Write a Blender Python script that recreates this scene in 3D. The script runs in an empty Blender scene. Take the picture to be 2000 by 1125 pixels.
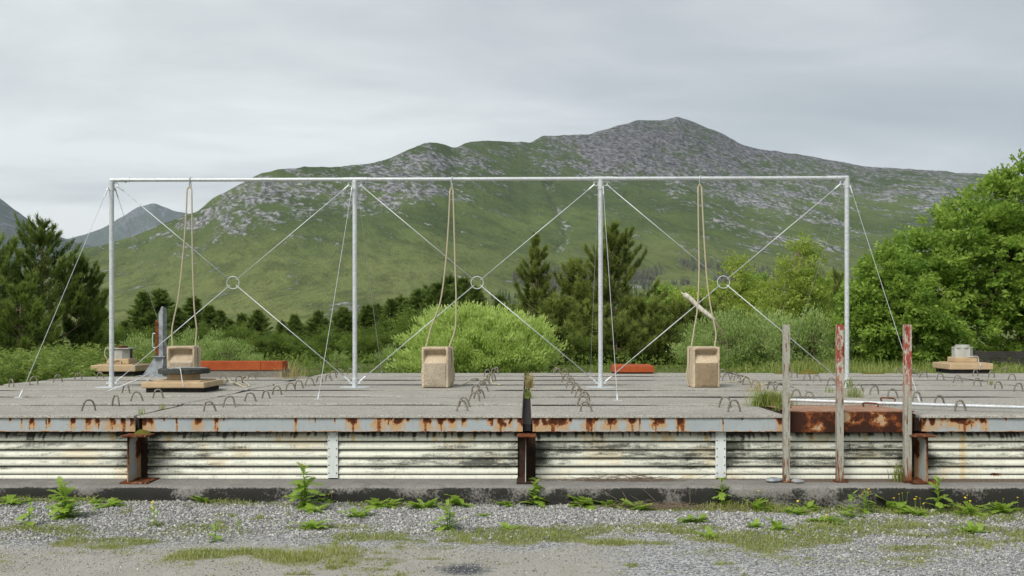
import bpy, bmesh, math, random
import numpy as np
from mathutils import Vector, Matrix

# ------------------------------------------------------------------ camera, sky, sun, exposure
SC = bpy.context.scene
COL = SC.collection
F, CX, HY, ZC = 1944.4, 1030.0, 642.0, 1.52      # focal length in photo pixels, vanishing point, eye height (m)
RH = 0.767                                        # eye above the roof deck
RZ = ZC - RH
cd = bpy.data.cameras.new('camera'); cam = bpy.data.objects.new('camera', cd); COL.objects.link(cam)
cam.location = (0, 0, ZC); cam.rotation_euler = (math.pi/2, 0, 0)
cd.sensor_width = 36; cd.lens = 35; cd.shift_x = -0.015; cd.shift_y = 0.03975
cd.clip_start = 0.1; cd.clip_end = 40000
SC.camera = cam
SC.view_settings.view_transform = 'Standard'; SC.view_settings.look = 'None'
SC.view_settings.gamma = 1; SC.view_settings.use_curve_mapping = False
SC.view_settings.exposure = 1.0
SC.render.engine = 'CYCLES'
SC.cycles.use_denoising = True
SC.cycles.max_bounces = 7; SC.cycles.diffuse_bounces = 4; SC.cycles.glossy_bounces = 2
SC.cycles.transmission_bounces = 3; SC.cycles.volume_bounces = 0; SC.cycles.transparent_max_bounces = 4
SC.cycles.sample_clamp_indirect = 5

SUN_EL, SUN_AZ = math.radians(47), math.radians(212)    # azimuth clockwise from +Y: behind the camera, to its left
sv = Vector((math.sin(SUN_AZ)*math.cos(SUN_EL), math.cos(SUN_AZ)*math.cos(SUN_EL), math.sin(SUN_EL)))
sl = bpy.data.lights.new('sun', 'SUN'); sl.energy = 1.5; sl.angle = math.radians(24); sl.color = (1, .965, .91)
so = bpy.data.objects.new('sun', sl); COL.objects.link(so)
so.rotation_euler = (-sv).to_track_quat('-Z', 'Y').to_euler(); so.location = (0, -20, 60)

# ------------------------------------------------------------------ node helpers
class NT:
    def __init__(s, tree): s.t = tree; s.L = tree.links
    def n(s, typ, ins=None, **kw):
        x = s.t.nodes.new(typ)
        for k, v in kw.items(): setattr(x, k, v)
        for k, v in (ins or {}).items(): s.put(x.inputs[k], v)
        return x
    def put(s, sock, v):
        if hasattr(v, 'is_output'): s.L.new(v, sock)
        else:
            if isinstance(v, (tuple, list)) and len(v) == 3 and sock.type == 'RGBA': v = (*v, 1)
            sock.default_value = v
    def noise(s, scale, detail=4, rough=.55, vec=None, dist=0):
        i = {'Scale': scale, 'Detail': detail, 'Roughness': rough, 'Distortion': dist}
        if vec is not None: i['Vector'] = vec
        return s.n('ShaderNodeTexNoise', i).outputs['Fac']
    def vor(s, scale, vec=None, out='Distance', feature='F1'):
        i = {'Scale': scale}
        if vec is not None: i['Vector'] = vec
        return s.n('ShaderNodeTexVoronoi', i, feature=feature).outputs[out]
    def ramp(s, fac, stops):
        x = s.n('ShaderNodeValToRGB', {'Fac': fac}); cr = x.color_ramp
        while len(cr.elements) < len(stops): cr.elements.new(.5)
        for e, (p, c) in zip(cr.elements, stops):
            e.position = p; e.color = (c, c, c, 1) if isinstance(c, (int, float)) else (*c, 1)
        return x.outputs['Color']
    def mix(s, fac, a, b, mode='MIX'):
        x = s.n('ShaderNodeMix', data_type='RGBA', blend_type=mode)
        s.put(x.inputs[0], fac); s.put(x.inputs[6], a); s.put(x.inputs[7], b)
        return x.outputs[2]
    def math(s, op, a, b=0., c=0., clamp=False):
        x = s.n('ShaderNodeMath', operation=op, use_clamp=clamp)
        s.put(x.inputs[0], a); s.put(x.inputs[1], b); s.put(x.inputs[2], c)
        return x.outputs[0]
    def rng(s, v, a, b, c=0., d=1.):
        x = s.n('ShaderNodeMapRange', {'Value': v, 'From Min': a, 'From Max': b, 'To Min': c, 'To Max': d})
        return x.outputs[0]
    def pos(s, scale=(1, 1, 1), rot=(0, 0, 0), obj=False, loc=(0, 0, 0)):
        src = s.n('ShaderNodeTexCoord').outputs['Object'] if obj else s.n('ShaderNodeNewGeometry').outputs['Position']
        return s.n('ShaderNodeMapping', {'Vector': src, 'Scale': scale, 'Rotation': rot, 'Location': loc}).outputs[0]
    def tilt(s, scale, ang):
        a = s.n('ShaderNodeMapping', {'Vector': s.n('ShaderNodeNewGeometry').outputs['Position'], 'Rotation': (0, ang, 0)}).outputs[0]
        return s.n('ShaderNodeMapping', {'Vector': a, 'Scale': scale}).outputs[0]
    def attr(s, name):
        x = s.n('ShaderNodeAttribute'); x.attribute_name = name
        return x
    def sep(s, v):
        return s.n('ShaderNodeSeparateXYZ', {'Vector': v}).outputs
    def bump(s, h, dist=.01, st=1.):
        return s.n('ShaderNodeBump', {'Height': h, 'Distance': dist, 'Strength': st}).outputs[0]
    def pbr(s, color, rough=.8, metal=0., normal=None, spec=.3, **kw):
        i = {'Base Color': color, 'Roughness': rough, 'Metallic': metal, 'Specular IOR Level': spec}
        if normal is not None: i['Normal'] = normal
        i.update(kw)
        b = s.n('ShaderNodeBsdfPrincipled', i)
        s.out(b.outputs[0]); return b
    def out(s, sh, which='Surface'):
        o = next((x for x in s.t.nodes if x.type == 'OUTPUT_MATERIAL'), None) or s.n('ShaderNodeOutputMaterial')
        s.L.new(sh, o.inputs[which])
def material(name):
    m = bpy.data.materials.new(name); m.use_nodes = True; m.node_tree.nodes.clear()
    return m, NT(m.node_tree)

# ------------------------------------------------------------------ the overcast sky
w = bpy.data.worlds.new('World'); SC.world = w; w.use_nodes = True; w.node_tree.nodes.clear()
t = NT(w.node_tree)
sky = t.n('ShaderNodeTexSky', sky_type='NISHITA', sun_disc=False, sun_elevation=SUN_EL, sun_rotation=SUN_AZ, air_density=1.2, dust_density=2.5)
gen = t.n('ShaderNodeTexCoord').outputs['Generated']
x_, y_, z_ = t.sep(gen)
den = t.math('ADD', t.math('MAXIMUM', z_, 0.0), .10)
cl = t.n('ShaderNodeCombineXYZ', {'X': t.math('DIVIDE', x_, den), 'Y': t.math('DIVIDE', y_, den), 'Z': 0.}).outputs[0]
cv = t.n('ShaderNodeMapping', {'Vector': cl, 'Scale': (.42, .62, 1), 'Rotation': (0, 0, .35), 'Location': (2.3, .4, 0)}).outputs[0]
big = t.noise(1.0, 6, .52, cv, .5)
fine = t.noise(2.6, 7, .6, cv, 1.0)
cf = t.math('ADD', t.math('MULTIPLY', big, .8), t.math('MULTIPLY', fine, .2))
# the cloud sheet is thinner towards the west (left) and above the far horizon
cf = t.math('SUBTRACT', cf, t.math('MULTIPLY', x_, .26))
cf = t.math('ADD', cf, t.rng(z_, .0, .34, .055, -.05))
cloud = t.ramp(cf, [(.30, (3.9, 4.2, 4.4)), (.43, (4.75, 5.05, 5.15)), (.54, (6.1, 6.4, 6.4)), (.64, (7.9, 8.1, 7.95))])
skyc = t.mix(.9, sky.outputs[0], cloud)
bg = t.n('ShaderNodeBackground', {'Color': skyc, 'Strength': .0625})
t.L.new(bg.outputs[0], t.n('ShaderNodeOutputWorld').inputs['Surface'])

# ------------------------------------------------------------------ geometry helpers
R = np.random.default_rng(11)
def P(px, py, D): return np.array(((px-CX)*D/F, D, ZC-(py-HY)*D/F))
def RF(px, py):                                   # a point of the roof deck
    D = RH*F/(py-HY); return np.array(((px-CX)*D/F, D, RZ))
def gz(x): return .005-.0105*np.clip(x, -9, 9)    # the yard falls slightly to the right
def GR(px, py):                                   # a point of the yard
    z = 0.
    for _ in range(4):
        D = F*(ZC-z)/(py-HY); x = (px-CX)*D/F; z = gz(x)
    return np.array((x, D, z))

def _h(x, y, s):
    s = int(s)
    x = x.astype(np.int64); y = y.astype(np.int64)
    h = (x*374761393 + y*668265263 + s*144269504) & 0xffffffff
    h = ((h ^ (h >> 13))*1274126177) & 0xffffffff
    return ((h ^ (h >> 16)) & 0xffffff)/float(0xffffff)
def vn(x, y, s=0):
    x = np.asarray(x, float); y = np.asarray(y, float); x, y = np.broadcast_arrays(x, y)
    xi = np.floor(x); yi = np.floor(y); fx = x-xi; fy = y-yi
    fx = fx*fx*(3-2*fx); fy = fy*fy*(3-2*fy)
    a = _h(xi, yi, s); b = _h(xi+1, yi, s); c = _h(xi, yi+1, s); d = _h(xi+1, yi+1, s)
    return (a*(1-fx)+b*fx)*(1-fy)+(c*(1-fx)+d*fx)*fy
def fbm(x, y, o=4, s=0, g=.5):
    t = 0; a = 1; n = 0
    for i in range(o):
        t = t+a*vn(np.asarray(x)*2**i+17.3*i, np.asarray(y)*2**i-9.1*i, s+i*7); n += a; a *= g
    return t/n
def sst(a, b, x):
    t = np.clip((np.asarray(x, float)-a)/(b-a), 0, 1); return t*t*(3-2*t)

def mesh(name, V, Fc, smooth=False, attrs=None):
    me = bpy.data.meshes.new(name)
    V = np.asarray(V, float).reshape(-1, 3)
    if isinstance(Fc, np.ndarray): groups = [Fc]
    else: groups = Fc if (len(Fc) and isinstance(Fc[0], np.ndarray)) else None
    if groups is None:
        me.from_pydata(V.tolist(), [], [list(map(int, f)) for f in Fc])
    else:
        groups = [g for g in groups if len(g)]
        me.vertices.add(len(V)); me.vertices.foreach_set('co', V.ravel())
        idx = np.concatenate([g.ravel() for g in groups]).astype(np.int32)
        cnt = np.concatenate([np.full(len(g), g.shape[1]) for g in groups]).astype(np.int32)
        st = np.concatenate(([0], np.cumsum(cnt)[:-1])).astype(np.int32)
        me.loops.add(len(idx)); me.loops.foreach_set('vertex_index', idx)
        me.polygons.add(len(cnt)); me.polygons.foreach_set('loop_start', st)
        me.update(calc_edges=True)
    for k, a in (attrs or {}).items():
        a = np.asarray(a, float)
        if a.ndim == 1:
            at = me.attributes.new(k, 'FLOAT', 'POINT'); at.data.foreach_set('value', a)
        else:
            c = np.ones((len(a), 4)); c[:, :a.shape[1]] = a
            at = me.attributes.new(k, 'FLOAT_COLOR', 'POINT'); at.data.foreach_set('color', c.ravel())
    if smooth: me.polygons.foreach_set('use_smooth', np.ones(len(me.polygons), bool))
    me.validate(); return me
def add(name, me, mat=None, parent=None, loc=None, rotz=0):
    o = bpy.data.objects.new(name, me); COL.objects.link(o)
    if mat is not None and len(me.materials) == 0: me.materials.append(mat)
    if parent is not None: o.parent = parent
    if loc is not None: o.location = tuple(loc)
    if rotz: o.rotation_euler = (0, 0, rotz)
    return o
def tag(o, label=None, cat=None, group=None, kind=None):
    for k, v in (('label', label), ('category', cat), ('group', group), ('kind', kind)):
        if v: o[k] = v
    return o
def thing(name, loc, label, cat, group=None):
    o = bpy.data.objects.new(name, None); COL.objects.link(o); o.location = tuple(loc); o.empty_display_size = .1
    return tag(o, label, cat, group)
def join(parts):
    Vs, Fs, n = [], [], 0
    for V, Fc in parts:
        V = np.asarray(V, float).reshape(-1, 3); Vs.append(V)
        Fs += [[i+n for i in f] for f in Fc]; n += len(V)
    return np.concatenate(Vs), Fs
def box(x0, x1, y0, y1, z0, z1):
    V = [(x, y, z) for z in (z0, z1) for y in (y0, y1) for x in (x0, x1)]
    return np.array(V, float), [[0, 2, 3, 1], [4, 5, 7, 6], [0, 1, 5, 4], [2, 6, 7, 3], [0, 4, 6, 2], [1, 3, 7, 5]]
def prism(poly, h0, h1, axis='z'):
    """polygon (list of 2D points, counter-clockwise) extruded along an axis"""
    n = len(poly); V = []
    for h in (h0, h1):
        for a, b in poly:
            V.append({'z': (a, b, h), 'y': (a, h, b), 'x': (h, a, b)}[axis])
    Fc = [list(range(n))[::-1], list(range(n, 2*n))]+[[i, (i+1) % n, (i+1) % n+n, i+n] for i in range(n)]
    return np.array(V, float), Fc
def tube(pts, rad, n=8, cap=True, closed=False):
    pts = np.asarray(pts, float); m = len(pts)
    rad = np.full(m, rad) if np.isscalar(rad) else np.asarray(rad, float)
    if closed: tan = np.roll(pts, -1, 0)-np.roll(pts, 1, 0)
    else: tan = np.gradient(pts, axis=0)
    tan /= np.linalg.norm(tan, axis=1, keepdims=True)+1e-12
    up = np.array((0, 0, 1.)) if abs(tan[0][2]) < .9 else np.array((1., 0, 0))
    V = []
    for i in range(m):
        a = np.cross(tan[i], up); a /= np.linalg.norm(a)+1e-12; up = np.cross(a, tan[i])
        an = np.arange(n)*2*math.pi/n
        V.append(pts[i]+rad[i]*(np.cos(an)[:, None]*a+np.sin(an)[:, None]*up))
    V = np.concatenate(V); Fc = []
    for i in range(m if closed else m-1):
        j = (i+1) % m
        for k in range(n): Fc.append([i*n+k, i*n+(k+1) % n, j*n+(k+1) % n, j*n+k])
    if cap and not closed: Fc += [list(range(n))[::-1], list(range((m-1)*n, m*n))]
    return V, Fc
def spline(pts, k=8):
    p = np.asarray(pts, float); p = np.vstack((2*p[0]-p[1], p, 2*p[-1]-p[-2])); out = []
    for i in range(1, len(p)-2):
        for t in np.linspace(0, 1, k, endpoint=False):
            a, b, c, d = p[i-1], p[i], p[i+1], p[i+2]
            out.append(.5*(2*b+(c-a)*t+(2*a-5*b+4*c-d)*t*t+(3*b-a-3*c+d)*t**3))
    out.append(p[-2]); return np.array(out)
def grid_faces(nu, nv):
    i = np.arange(nu-1)[:, None]*nv+np.arange(nv-1)[None]
    i = i.ravel(); return np.stack((i, i+nv, i+nv+1, i+1), 1)
def bevel(me, w=.006, seg=2):
    b = bmesh.new(); b.from_mesh(me); bmesh.ops.recalc_face_normals(b, faces=b.faces)
    es = [e for e in b.edges if len(e.link_faces) == 2 and e.calc_face_angle(0) > .5]
    bmesh.ops.bevel(b, geom=es, offset=w, segments=seg, affect='EDGES', profile=.5, clamp_overlap=True)
    b.to_mesh(me); b.free(); return me
def solid(name, parts, mat, parent=None, loc=None, bev=0, smooth=False):
    V, Fc = join(parts if isinstance(parts, list) else [parts])
    me = mesh(name, V, Fc, smooth)
    b = bmesh.new(); b.from_mesh(me); bmesh.ops.recalc_face_normals(b, faces=b.faces); b.to_mesh(me); b.free()
    if bev: bevel(me, bev)
    return add(name, me, mat, parent, loc)

# ------------------------------------------------------------------ materials
def m_concrete(name, base=(.29, .285, .265), speck=.35, dark=(.10, .10, .095), stain_shade=False, scale=1., bump=.004):
    m, t = material(name); p = t.pos()
    big = t.noise(1.3*scale, 5, .6, p); mid = t.noise(9*scale, 5, .65, p); fin = t.noise(75, 4, .75, p); spk = t.vor(70, p)
    c = t.mix(t.rng(big, .32, .68), tuple(x*.86 for x in base), tuple(min(1, x*1.25) for x in base))
    c = t.mix(t.math('MULTIPLY', t.rng(mid, .45, .75), .5), c, tuple(x*.62 for x in base))
    c = t.mix(t.math('MULTIPLY', t.rng(fin, .42, .62), speck*1.5), c, tuple(x*.42 for x in base))
    c = t.mix(t.math('MULTIPLY', t.rng(spk, .16, .05), speck), c, tuple(min(1, x*1.9) for x in base))
    bl = t.noise(2.6*scale, 7, .72, p, .6)
    c = t.mix(t.math('MULTIPLY', t.rng(bl, .52, .66), .5), c, tuple(x*.5 for x in base))
    if stain_shade:
        s = t.attr('stain_shade').outputs['Color']; r, g, b = t.sep(s)
        nz = t.noise(45, 5, .7, p)
        k = t.math('MULTIPLY', t.rng(t.math('ADD', b, t.math('MULTIPLY', t.math('SUBTRACT', nz, .5), 1.5)), .3, .62), .93)
        c = t.mix(k, c, (.018, .018, .016))
        k = t.rng(t.math('ADD', g, t.math('MULTIPLY', t.math('SUBTRACT', nz, .5), .7)), .4, .7)
        c = t.mix(t.math('MULTIPLY', k, .85), c, (.10, .055, .028))
    h = t.math('ADD', t.math('MULTIPLY', fin, .6), t.math('MULTIPLY', mid, .7))
    t.pbr(c, .93, normal=t.bump(h, bump, .9), spec=.15); return m
M_ROOF = m_concrete('roof_concrete', (.43, .41, .36), .8)
M_PLINTH = m_concrete('plinth_concrete', (.25, .24, .22), stain_shade=True, bump=.008)
M_KERB = m_concrete('kerb_concrete', (.24, .225, .19), scale=2.5, bump=.01)
M_SEAT = m_concrete('seat_concrete', (.56, .46, .325), .22, scale=4, bump=.004)
M_SEATD = m_concrete('seat_panel_concrete', (.33, .25, .16), .35, scale=4, bump=.006)
M_SEATL = m_concrete('pale_seat_panel_concrete', (.47, .40, .30), .45, scale=4, bump=.008)
M_SLABD = m_concrete('dark_slab', (.075, .077, .07), .5, scale=3, bump=.012)
M_WALLD = m_concrete('old_wall', (.055, .052, .046), .3, scale=.5)

def m_painted(name, paint, rough=.5, clad=False):
    """painted steel; the vertex colour 'stain' holds rust, orange wash, black grime with painted rib groove shade"""
    m, t = material(name); p = t.pos()
    s = t.attr('stain_shade').outputs['Color']; r, g, b = t.sep(s)
    nz = t.noise(70, 6, .7, p); nf = t.noise(260, 3, .6, p); nb = t.noise(5, 4, .6, p)
    st = t.noise(60, 4, .6, t.pos((1, 1, .12)))
    c = t.mix(t.rng(nb, .3, .7), paint, tuple(x*.86 for x in paint))
    c = t.mix(t.math('MULTIPLY', t.rng(st, .52, .72), .30), c, (.26, .25, .21))
    d = t.math('SUBTRACT', nz, .5)
    k = t.rng(t.math('ADD', g, t.math('MULTIPLY', d, .8)), .25, .85)
    c = t.mix(t.math('MULTIPLY', k, .85), c, (.50, .29, .10) if not clad else (.60, .40, .13))
    rv = t.math('ADD', r, t.math('MULTIPLY', d, 1.3))
    rc = t.ramp(t.math('ADD', rv, t.math('MULTIPLY', t.math('SUBTRACT', nf, .5), .5)), [(.40, (.44, .19, .055)), (.58, (.27, .085, .022)), (.75, (.125, .036, .013)), (.98, (.045, .016, .009))])
    kr = t.rng(rv, .40, .56)
    c = t.mix(kr, c, rc)
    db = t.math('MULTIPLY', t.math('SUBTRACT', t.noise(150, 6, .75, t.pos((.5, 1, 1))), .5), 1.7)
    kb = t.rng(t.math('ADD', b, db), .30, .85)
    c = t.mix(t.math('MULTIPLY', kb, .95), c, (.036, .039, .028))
    h = t.math('ADD', t.math('MULTIPLY', kr, t.math('MULTIPLY', nf, .9)), t.math('MULTIPLY', kb, .2))
    t.pbr(c, t.rng(kr, 0, 1, rough, .95), normal=t.bump(h, .003, .8), spec=.3); return m
M_BEAM = m_painted('painted_beam', (.40, .44, .455))
M_CLAD = m_painted('painted_cladding', (.74, .745, .63), .45, True)
M_STRIP = m_painted('painted_strip', (.68, .72, .70))

def m_rust(name, bright=0., scale=1.):
    m, t = material(name); p = t.pos()
    a = t.noise(14*scale, 6, .7, p); b = t.noise(120, 4, .65, p); st = t.noise(30, 4, .6, t.pos((1, 1, .15)))
    c = t.ramp(a, [(.28, (.028+bright*.1, .012+bright*.04, .008)), (.45, (.10+bright*.2, .03+bright*.06, .013)), (.60, (.21+bright*.22, .065+bright*.07, .02)), (.78, (.32+bright*.15, .14+bright*.03, .05))])
    c = t.mix(t.math('MULTIPLY', t.rng(b, .45, .7), .5), c, (.05+bright*.16, .02+bright*.04, .012))
    if bright < .3: c = t.mix(t.math('MULTIPLY', t.rng(st, .56, .68), .55), c, (.42, .34, .22))
    t.pbr(c, .93, normal=t.bump(t.math('ADD', a, b), .004, .8), spec=.15); return m
M_RUST = m_rust('dark_rust')
M_COR = None
def m_corten():
    m, t = material('orange_rust'); p = t.pos()
    a = t.noise(6, 5, .6, p); b = t.noise(160, 4, .7, p); st = t.noise(25, 4, .6, t.pos((1, 1, .2)))
    c = t.ramp(a, [(.3, (.30, .062, .020)), (.7, (.42, .105, .034))])
    c = t.mix(t.math('MULTIPLY', t.rng(b, .42, .66), .45), c, (.16, .036, .016))
    c = t.mix(t.math('MULTIPLY', t.rng(st, .55, .75), .4), c, (.20, .05, .022))
    t.pbr(c, .9, normal=t.bump(b, .002, .6), spec=.15); return m
M_COR = m_corten()
def m_galv():
    m, t = material('galvanised_steel'); p = t.pos()
    v = t.vor(55, p, 'Color'); g = t.sep(v)[0]; n = t.noise(7, 5, .6, p); st = t.noise(40, 4, .6, t.pos((1, 1, .1)))
    c = t.mix(g, (.49, .52, .535), (.64, .67, .68)); c = t.mix(t.math('MULTIPLY', t.rng(n, .45, .75), .5), c, (.40, .42, .43))
    c = t.mix(t.math('MULTIPLY', t.rng(st, .55, .7), .35), c, (.62, .64, .64))
    t.pbr(c, t.rng(g, 0, 1, .38, .55), .35, spec=.5); return m
M_GALV = m_galv()
def m_plain(name, a, b, scale=30, rough=.6, metal=0., bump=0., stretch=(1, 1, 1)):
    m, t = material(name); p = t.pos(stretch); n = t.noise(scale, 5, .65, p)
    c = t.mix(t.rng(n, .35, .65), a, b)
    t.pbr(c, rough, metal, normal=t.bump(n, bump, .8) if bump else None, spec=.3); return m
M_WIRE = m_plain('wire_rope', (.62, .64, .65), (.42, .43, .44), 300, .45, .4)
M_REBAR = m_plain('dull_rebar', (.30, .27, .225), (.13, .105, .08), 60, .5, .3)
M_BOLT = m_plain('dark_bolt', (.06, .055, .05), (.12, .085, .06), 200, .7, .3)
M_TAN = m_plain('tan_fibreglass', (.50, .375, .225), (.42, .31, .185), 9, .75, 0, .002)
M_BLACK = m_plain('black_upstand', (.012, .012, .012), (.03, .03, .028), 30, .9)
M_COWL = m_plain('pale_grey_cowl', (.44, .44, .40), (.33, .33, .295), 12, .7, 0, 0, (1, 1, .2))
M_STEEL = m_plain('weathered_steel', (.36, .39, .41), (.15, .16, .165), 10, .65, .1, .002)
M_IRON = m_plain('black_rust', (.018, .013, .010), (.055, .028, .016), 22, .95, 0, .008)
M_MOSS = m_plain('moss', (.085, .105, .012), (.16, .115, .02), 26, .97, 0, .03)
M_TWIG = m_plain('dry_twig', (.24, .185, .13), (.14, .10, .07), 40, .95)
M_DEAD = m_plain('bleached_wood', (.62, .58, .50), (.34, .31, .26), 14, .9, 0, .01, (1, 1, .4))
M_STONE = m_plain('loose_stone', (.42, .42, .42), (.22, .225, .23), 25, .9, 0, .01)
def m_rope():
    m, t = material('hemp_rope'); p = t.pos()
    wv = t.n('ShaderNodeTexWave', {'Scale': 28., 'Distortion': .6, 'Vector': t.pos((1, 1, 1), (0, .9, 0))}, bands_direction='X').outputs['Fac']
    n = t.noise(60, 3, .6, p)
    c = t.mix(wv, (.34, .28, .165), (.76, .69, .50)); c = t.mix(t.math('MULTIPLY', n, .4), c, (.5, .45, .33))
    t.pbr(c, .9, normal=t.bump(wv, .006, .8), spec=.1); return m
M_ROPE = m_rope()
def m_flake(name, red):
    """channel posts: flaking red and white paint over grey, rust along the edges; height above the plinth decides the coat"""
    m, t = material(name); p = t.pos(); z = t.sep(p)[2]
    n = t.noise(26, 6, .7, t.pos((1.4, 1.4, .5))); n2 = t.noise(60, 5, .65, p); ed = t.noise(9, 4, .6, t.pos((7, 7, .7), loc=(3, 0, 0)))
    base = t.mix(t.rng(n2, .3, .7), (.42, .415, .37), (.29, .275, .22))
    if red:
        kr = t.math('MULTIPLY', t.rng(n, .535, .485), t.rng(z, .85, 1.2))
        base = t.mix(t.math('MULTIPLY', t.rng(n2, .55, .48), t.rng(z, .85, 1.1)), base, (.50, .46, .38))
        base = t.mix(kr, base, (.32, .062, .043))
    kz = t.rng(t.math('ADD', ed, t.rng(z, .22, .42, .16, 0)), .55, .63)
    base = t.mix(kz, base, t.ramp(n, [(.35, (.07, .022, .012)), (.6, (.24, .10, .04))]))
    t.pbr(base, .75, normal=t.bump(n, .003, .6), spec=.25); return m
M_POST = m_flake('grey_flaking_paint', False); M_POSTR = m_flake('red_flaking_paint', True)

def m_leaf(name, a, b, trans=.35, rough=.55, spec=.25):
    """leaf colour varies from leaf to leaf with the attribute 'tone'"""
    m, t = material(name); tone = t.attr('tone').outputs['Fac']
    rnd = t.n('ShaderNodeObjectInfo').outputs['Random']
    c = t.mix(tone, a, b); c = t.mix(t.math('MULTIPLY', rnd, .25), c, tuple(x*.7 for x in a))
    d = t.n('ShaderNodeBsdfPrincipled', {'Base Color': c, 'Roughness': rough, 'Specular IOR Level': spec})
    tr = t.n('ShaderNodeBsdfTranslucent', {'Color': t.mix(.5, c, (.18, .27, .04), 'ADD')})
    mx = t.n('ShaderNodeMixShader', {0: trans, 1: d.outputs[0], 2: tr.outputs[0]})
    t.out(mx.outputs[0]); return m
M_PINE = m_leaf('pine_needles', (.038, .074, .014), (.23, .30, .06), .32)
M_PINEO = m_leaf('olive_pine_needles', (.065, .10, .02), (.31, .36, .085), .36)
M_SPRUCE = m_leaf('spruce_needles', (.040, .078, .016), (.20, .27, .055), .3)
M_BROAD = m_leaf('broad_leaves', (.105, .21, .028), (.46, .60, .115), .48)
M_BIRCH = m_leaf('birch_leaves', (.22, .31, .045), (.52, .60, .13), .5)
M_WILLOW = m_leaf('willow_leaves', (.34, .47, .10), (.66, .76, .28), .5)
M_SALLOW = m_leaf('sallow_leaves', (.20, .30, .08), (.50, .60, .24), .46)
M_FERN = m_leaf('bracken_fronds', (.12, .19, .035), (.33, .40, .10), .42)
M_DARKSH = m_leaf('dark_shrub_leaves', (.055, .105, .015), (.24, .31, .058), .38)
M_GRASS = m_leaf('grass_blades', (.14, .21, .035), (.40, .41, .14), .38)
M_WEED = m_leaf('weed_leaves', (.22, .36, .04), (.42, .56, .10), .45)
M_STRAW = m_leaf('straw', (.36, .28, .13), (.50, .42, .22), .3)
M_YEL = m_plain('yellow_petals', (.80, .62, .02), (.70, .50, .01), 30, .7)
def m_bark(name, a, b):
    m, t = material(name); n = t.noise(14, 5, .7, t.pos((1, 1, .25)))
    c = t.mix(t.rng(n, .35, .65), a, b); t.pbr(c, .95, normal=t.bump(n, .02, .8), spec=.1); return m
M_BARK = m_bark('brown_bark', (.10, .07, .045), (.22, .165, .115)); M_BARKB = m_bark('birch_bark', (.42, .35, .26), (.20, .15, .10))

# ------------------------------------------------------------------ mountains
def m_mountain(name, far=False):
    m, t = material(name); p = t.pos()
    s = t.attr('cover').outputs['Color']; rk, al_shade, st = t.sep(s)
    n1 = t.noise(.012, 6, .62, p); n2 = t.noise(.09, 5, .7, t.pos((1, .6, 1.6), (0, .38, 0))); n3 = t.noise(.004, 4, .6, p)
    nm = t.noise(1., 6, .62, t.tilt((.020, .005, .050), -.40)); nf = t.noise(1., 6, .72, t.tilt((.085, .014, .17), -.40))
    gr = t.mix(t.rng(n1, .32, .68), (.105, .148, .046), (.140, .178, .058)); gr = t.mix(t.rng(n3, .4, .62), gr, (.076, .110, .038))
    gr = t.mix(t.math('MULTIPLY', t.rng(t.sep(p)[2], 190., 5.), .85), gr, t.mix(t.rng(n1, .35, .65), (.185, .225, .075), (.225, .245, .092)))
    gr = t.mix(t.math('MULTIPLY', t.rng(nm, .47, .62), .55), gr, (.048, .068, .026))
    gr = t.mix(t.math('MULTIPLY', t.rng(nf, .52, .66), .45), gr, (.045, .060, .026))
    gr = t.mix(t.math('MULTIPLY', al_shade, .8), gr, (.052, .074, .038))
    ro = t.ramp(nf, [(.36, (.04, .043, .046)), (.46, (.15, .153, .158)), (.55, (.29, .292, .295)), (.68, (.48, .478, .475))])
    ro = t.mix(t.math('MULTIPLY', al_shade, .62), ro, t.ramp(nf, [(.38, (.020, .022, .026)), (.6, (.125, .122, .132))]))
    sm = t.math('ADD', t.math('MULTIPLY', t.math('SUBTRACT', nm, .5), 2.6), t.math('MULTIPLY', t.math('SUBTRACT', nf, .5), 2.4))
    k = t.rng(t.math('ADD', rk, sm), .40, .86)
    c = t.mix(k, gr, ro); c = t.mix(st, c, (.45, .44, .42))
    if far: c = t.mix(.5, c, (.11, .125, .165))  # blue of distance haze painted into the far slopes
    t.pbr(c, 1., normal=t.bump(t.math('ADD', t.math('MULTIPLY', nm, 1.6), nf), 9., .9), spec=.05); return m
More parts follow.
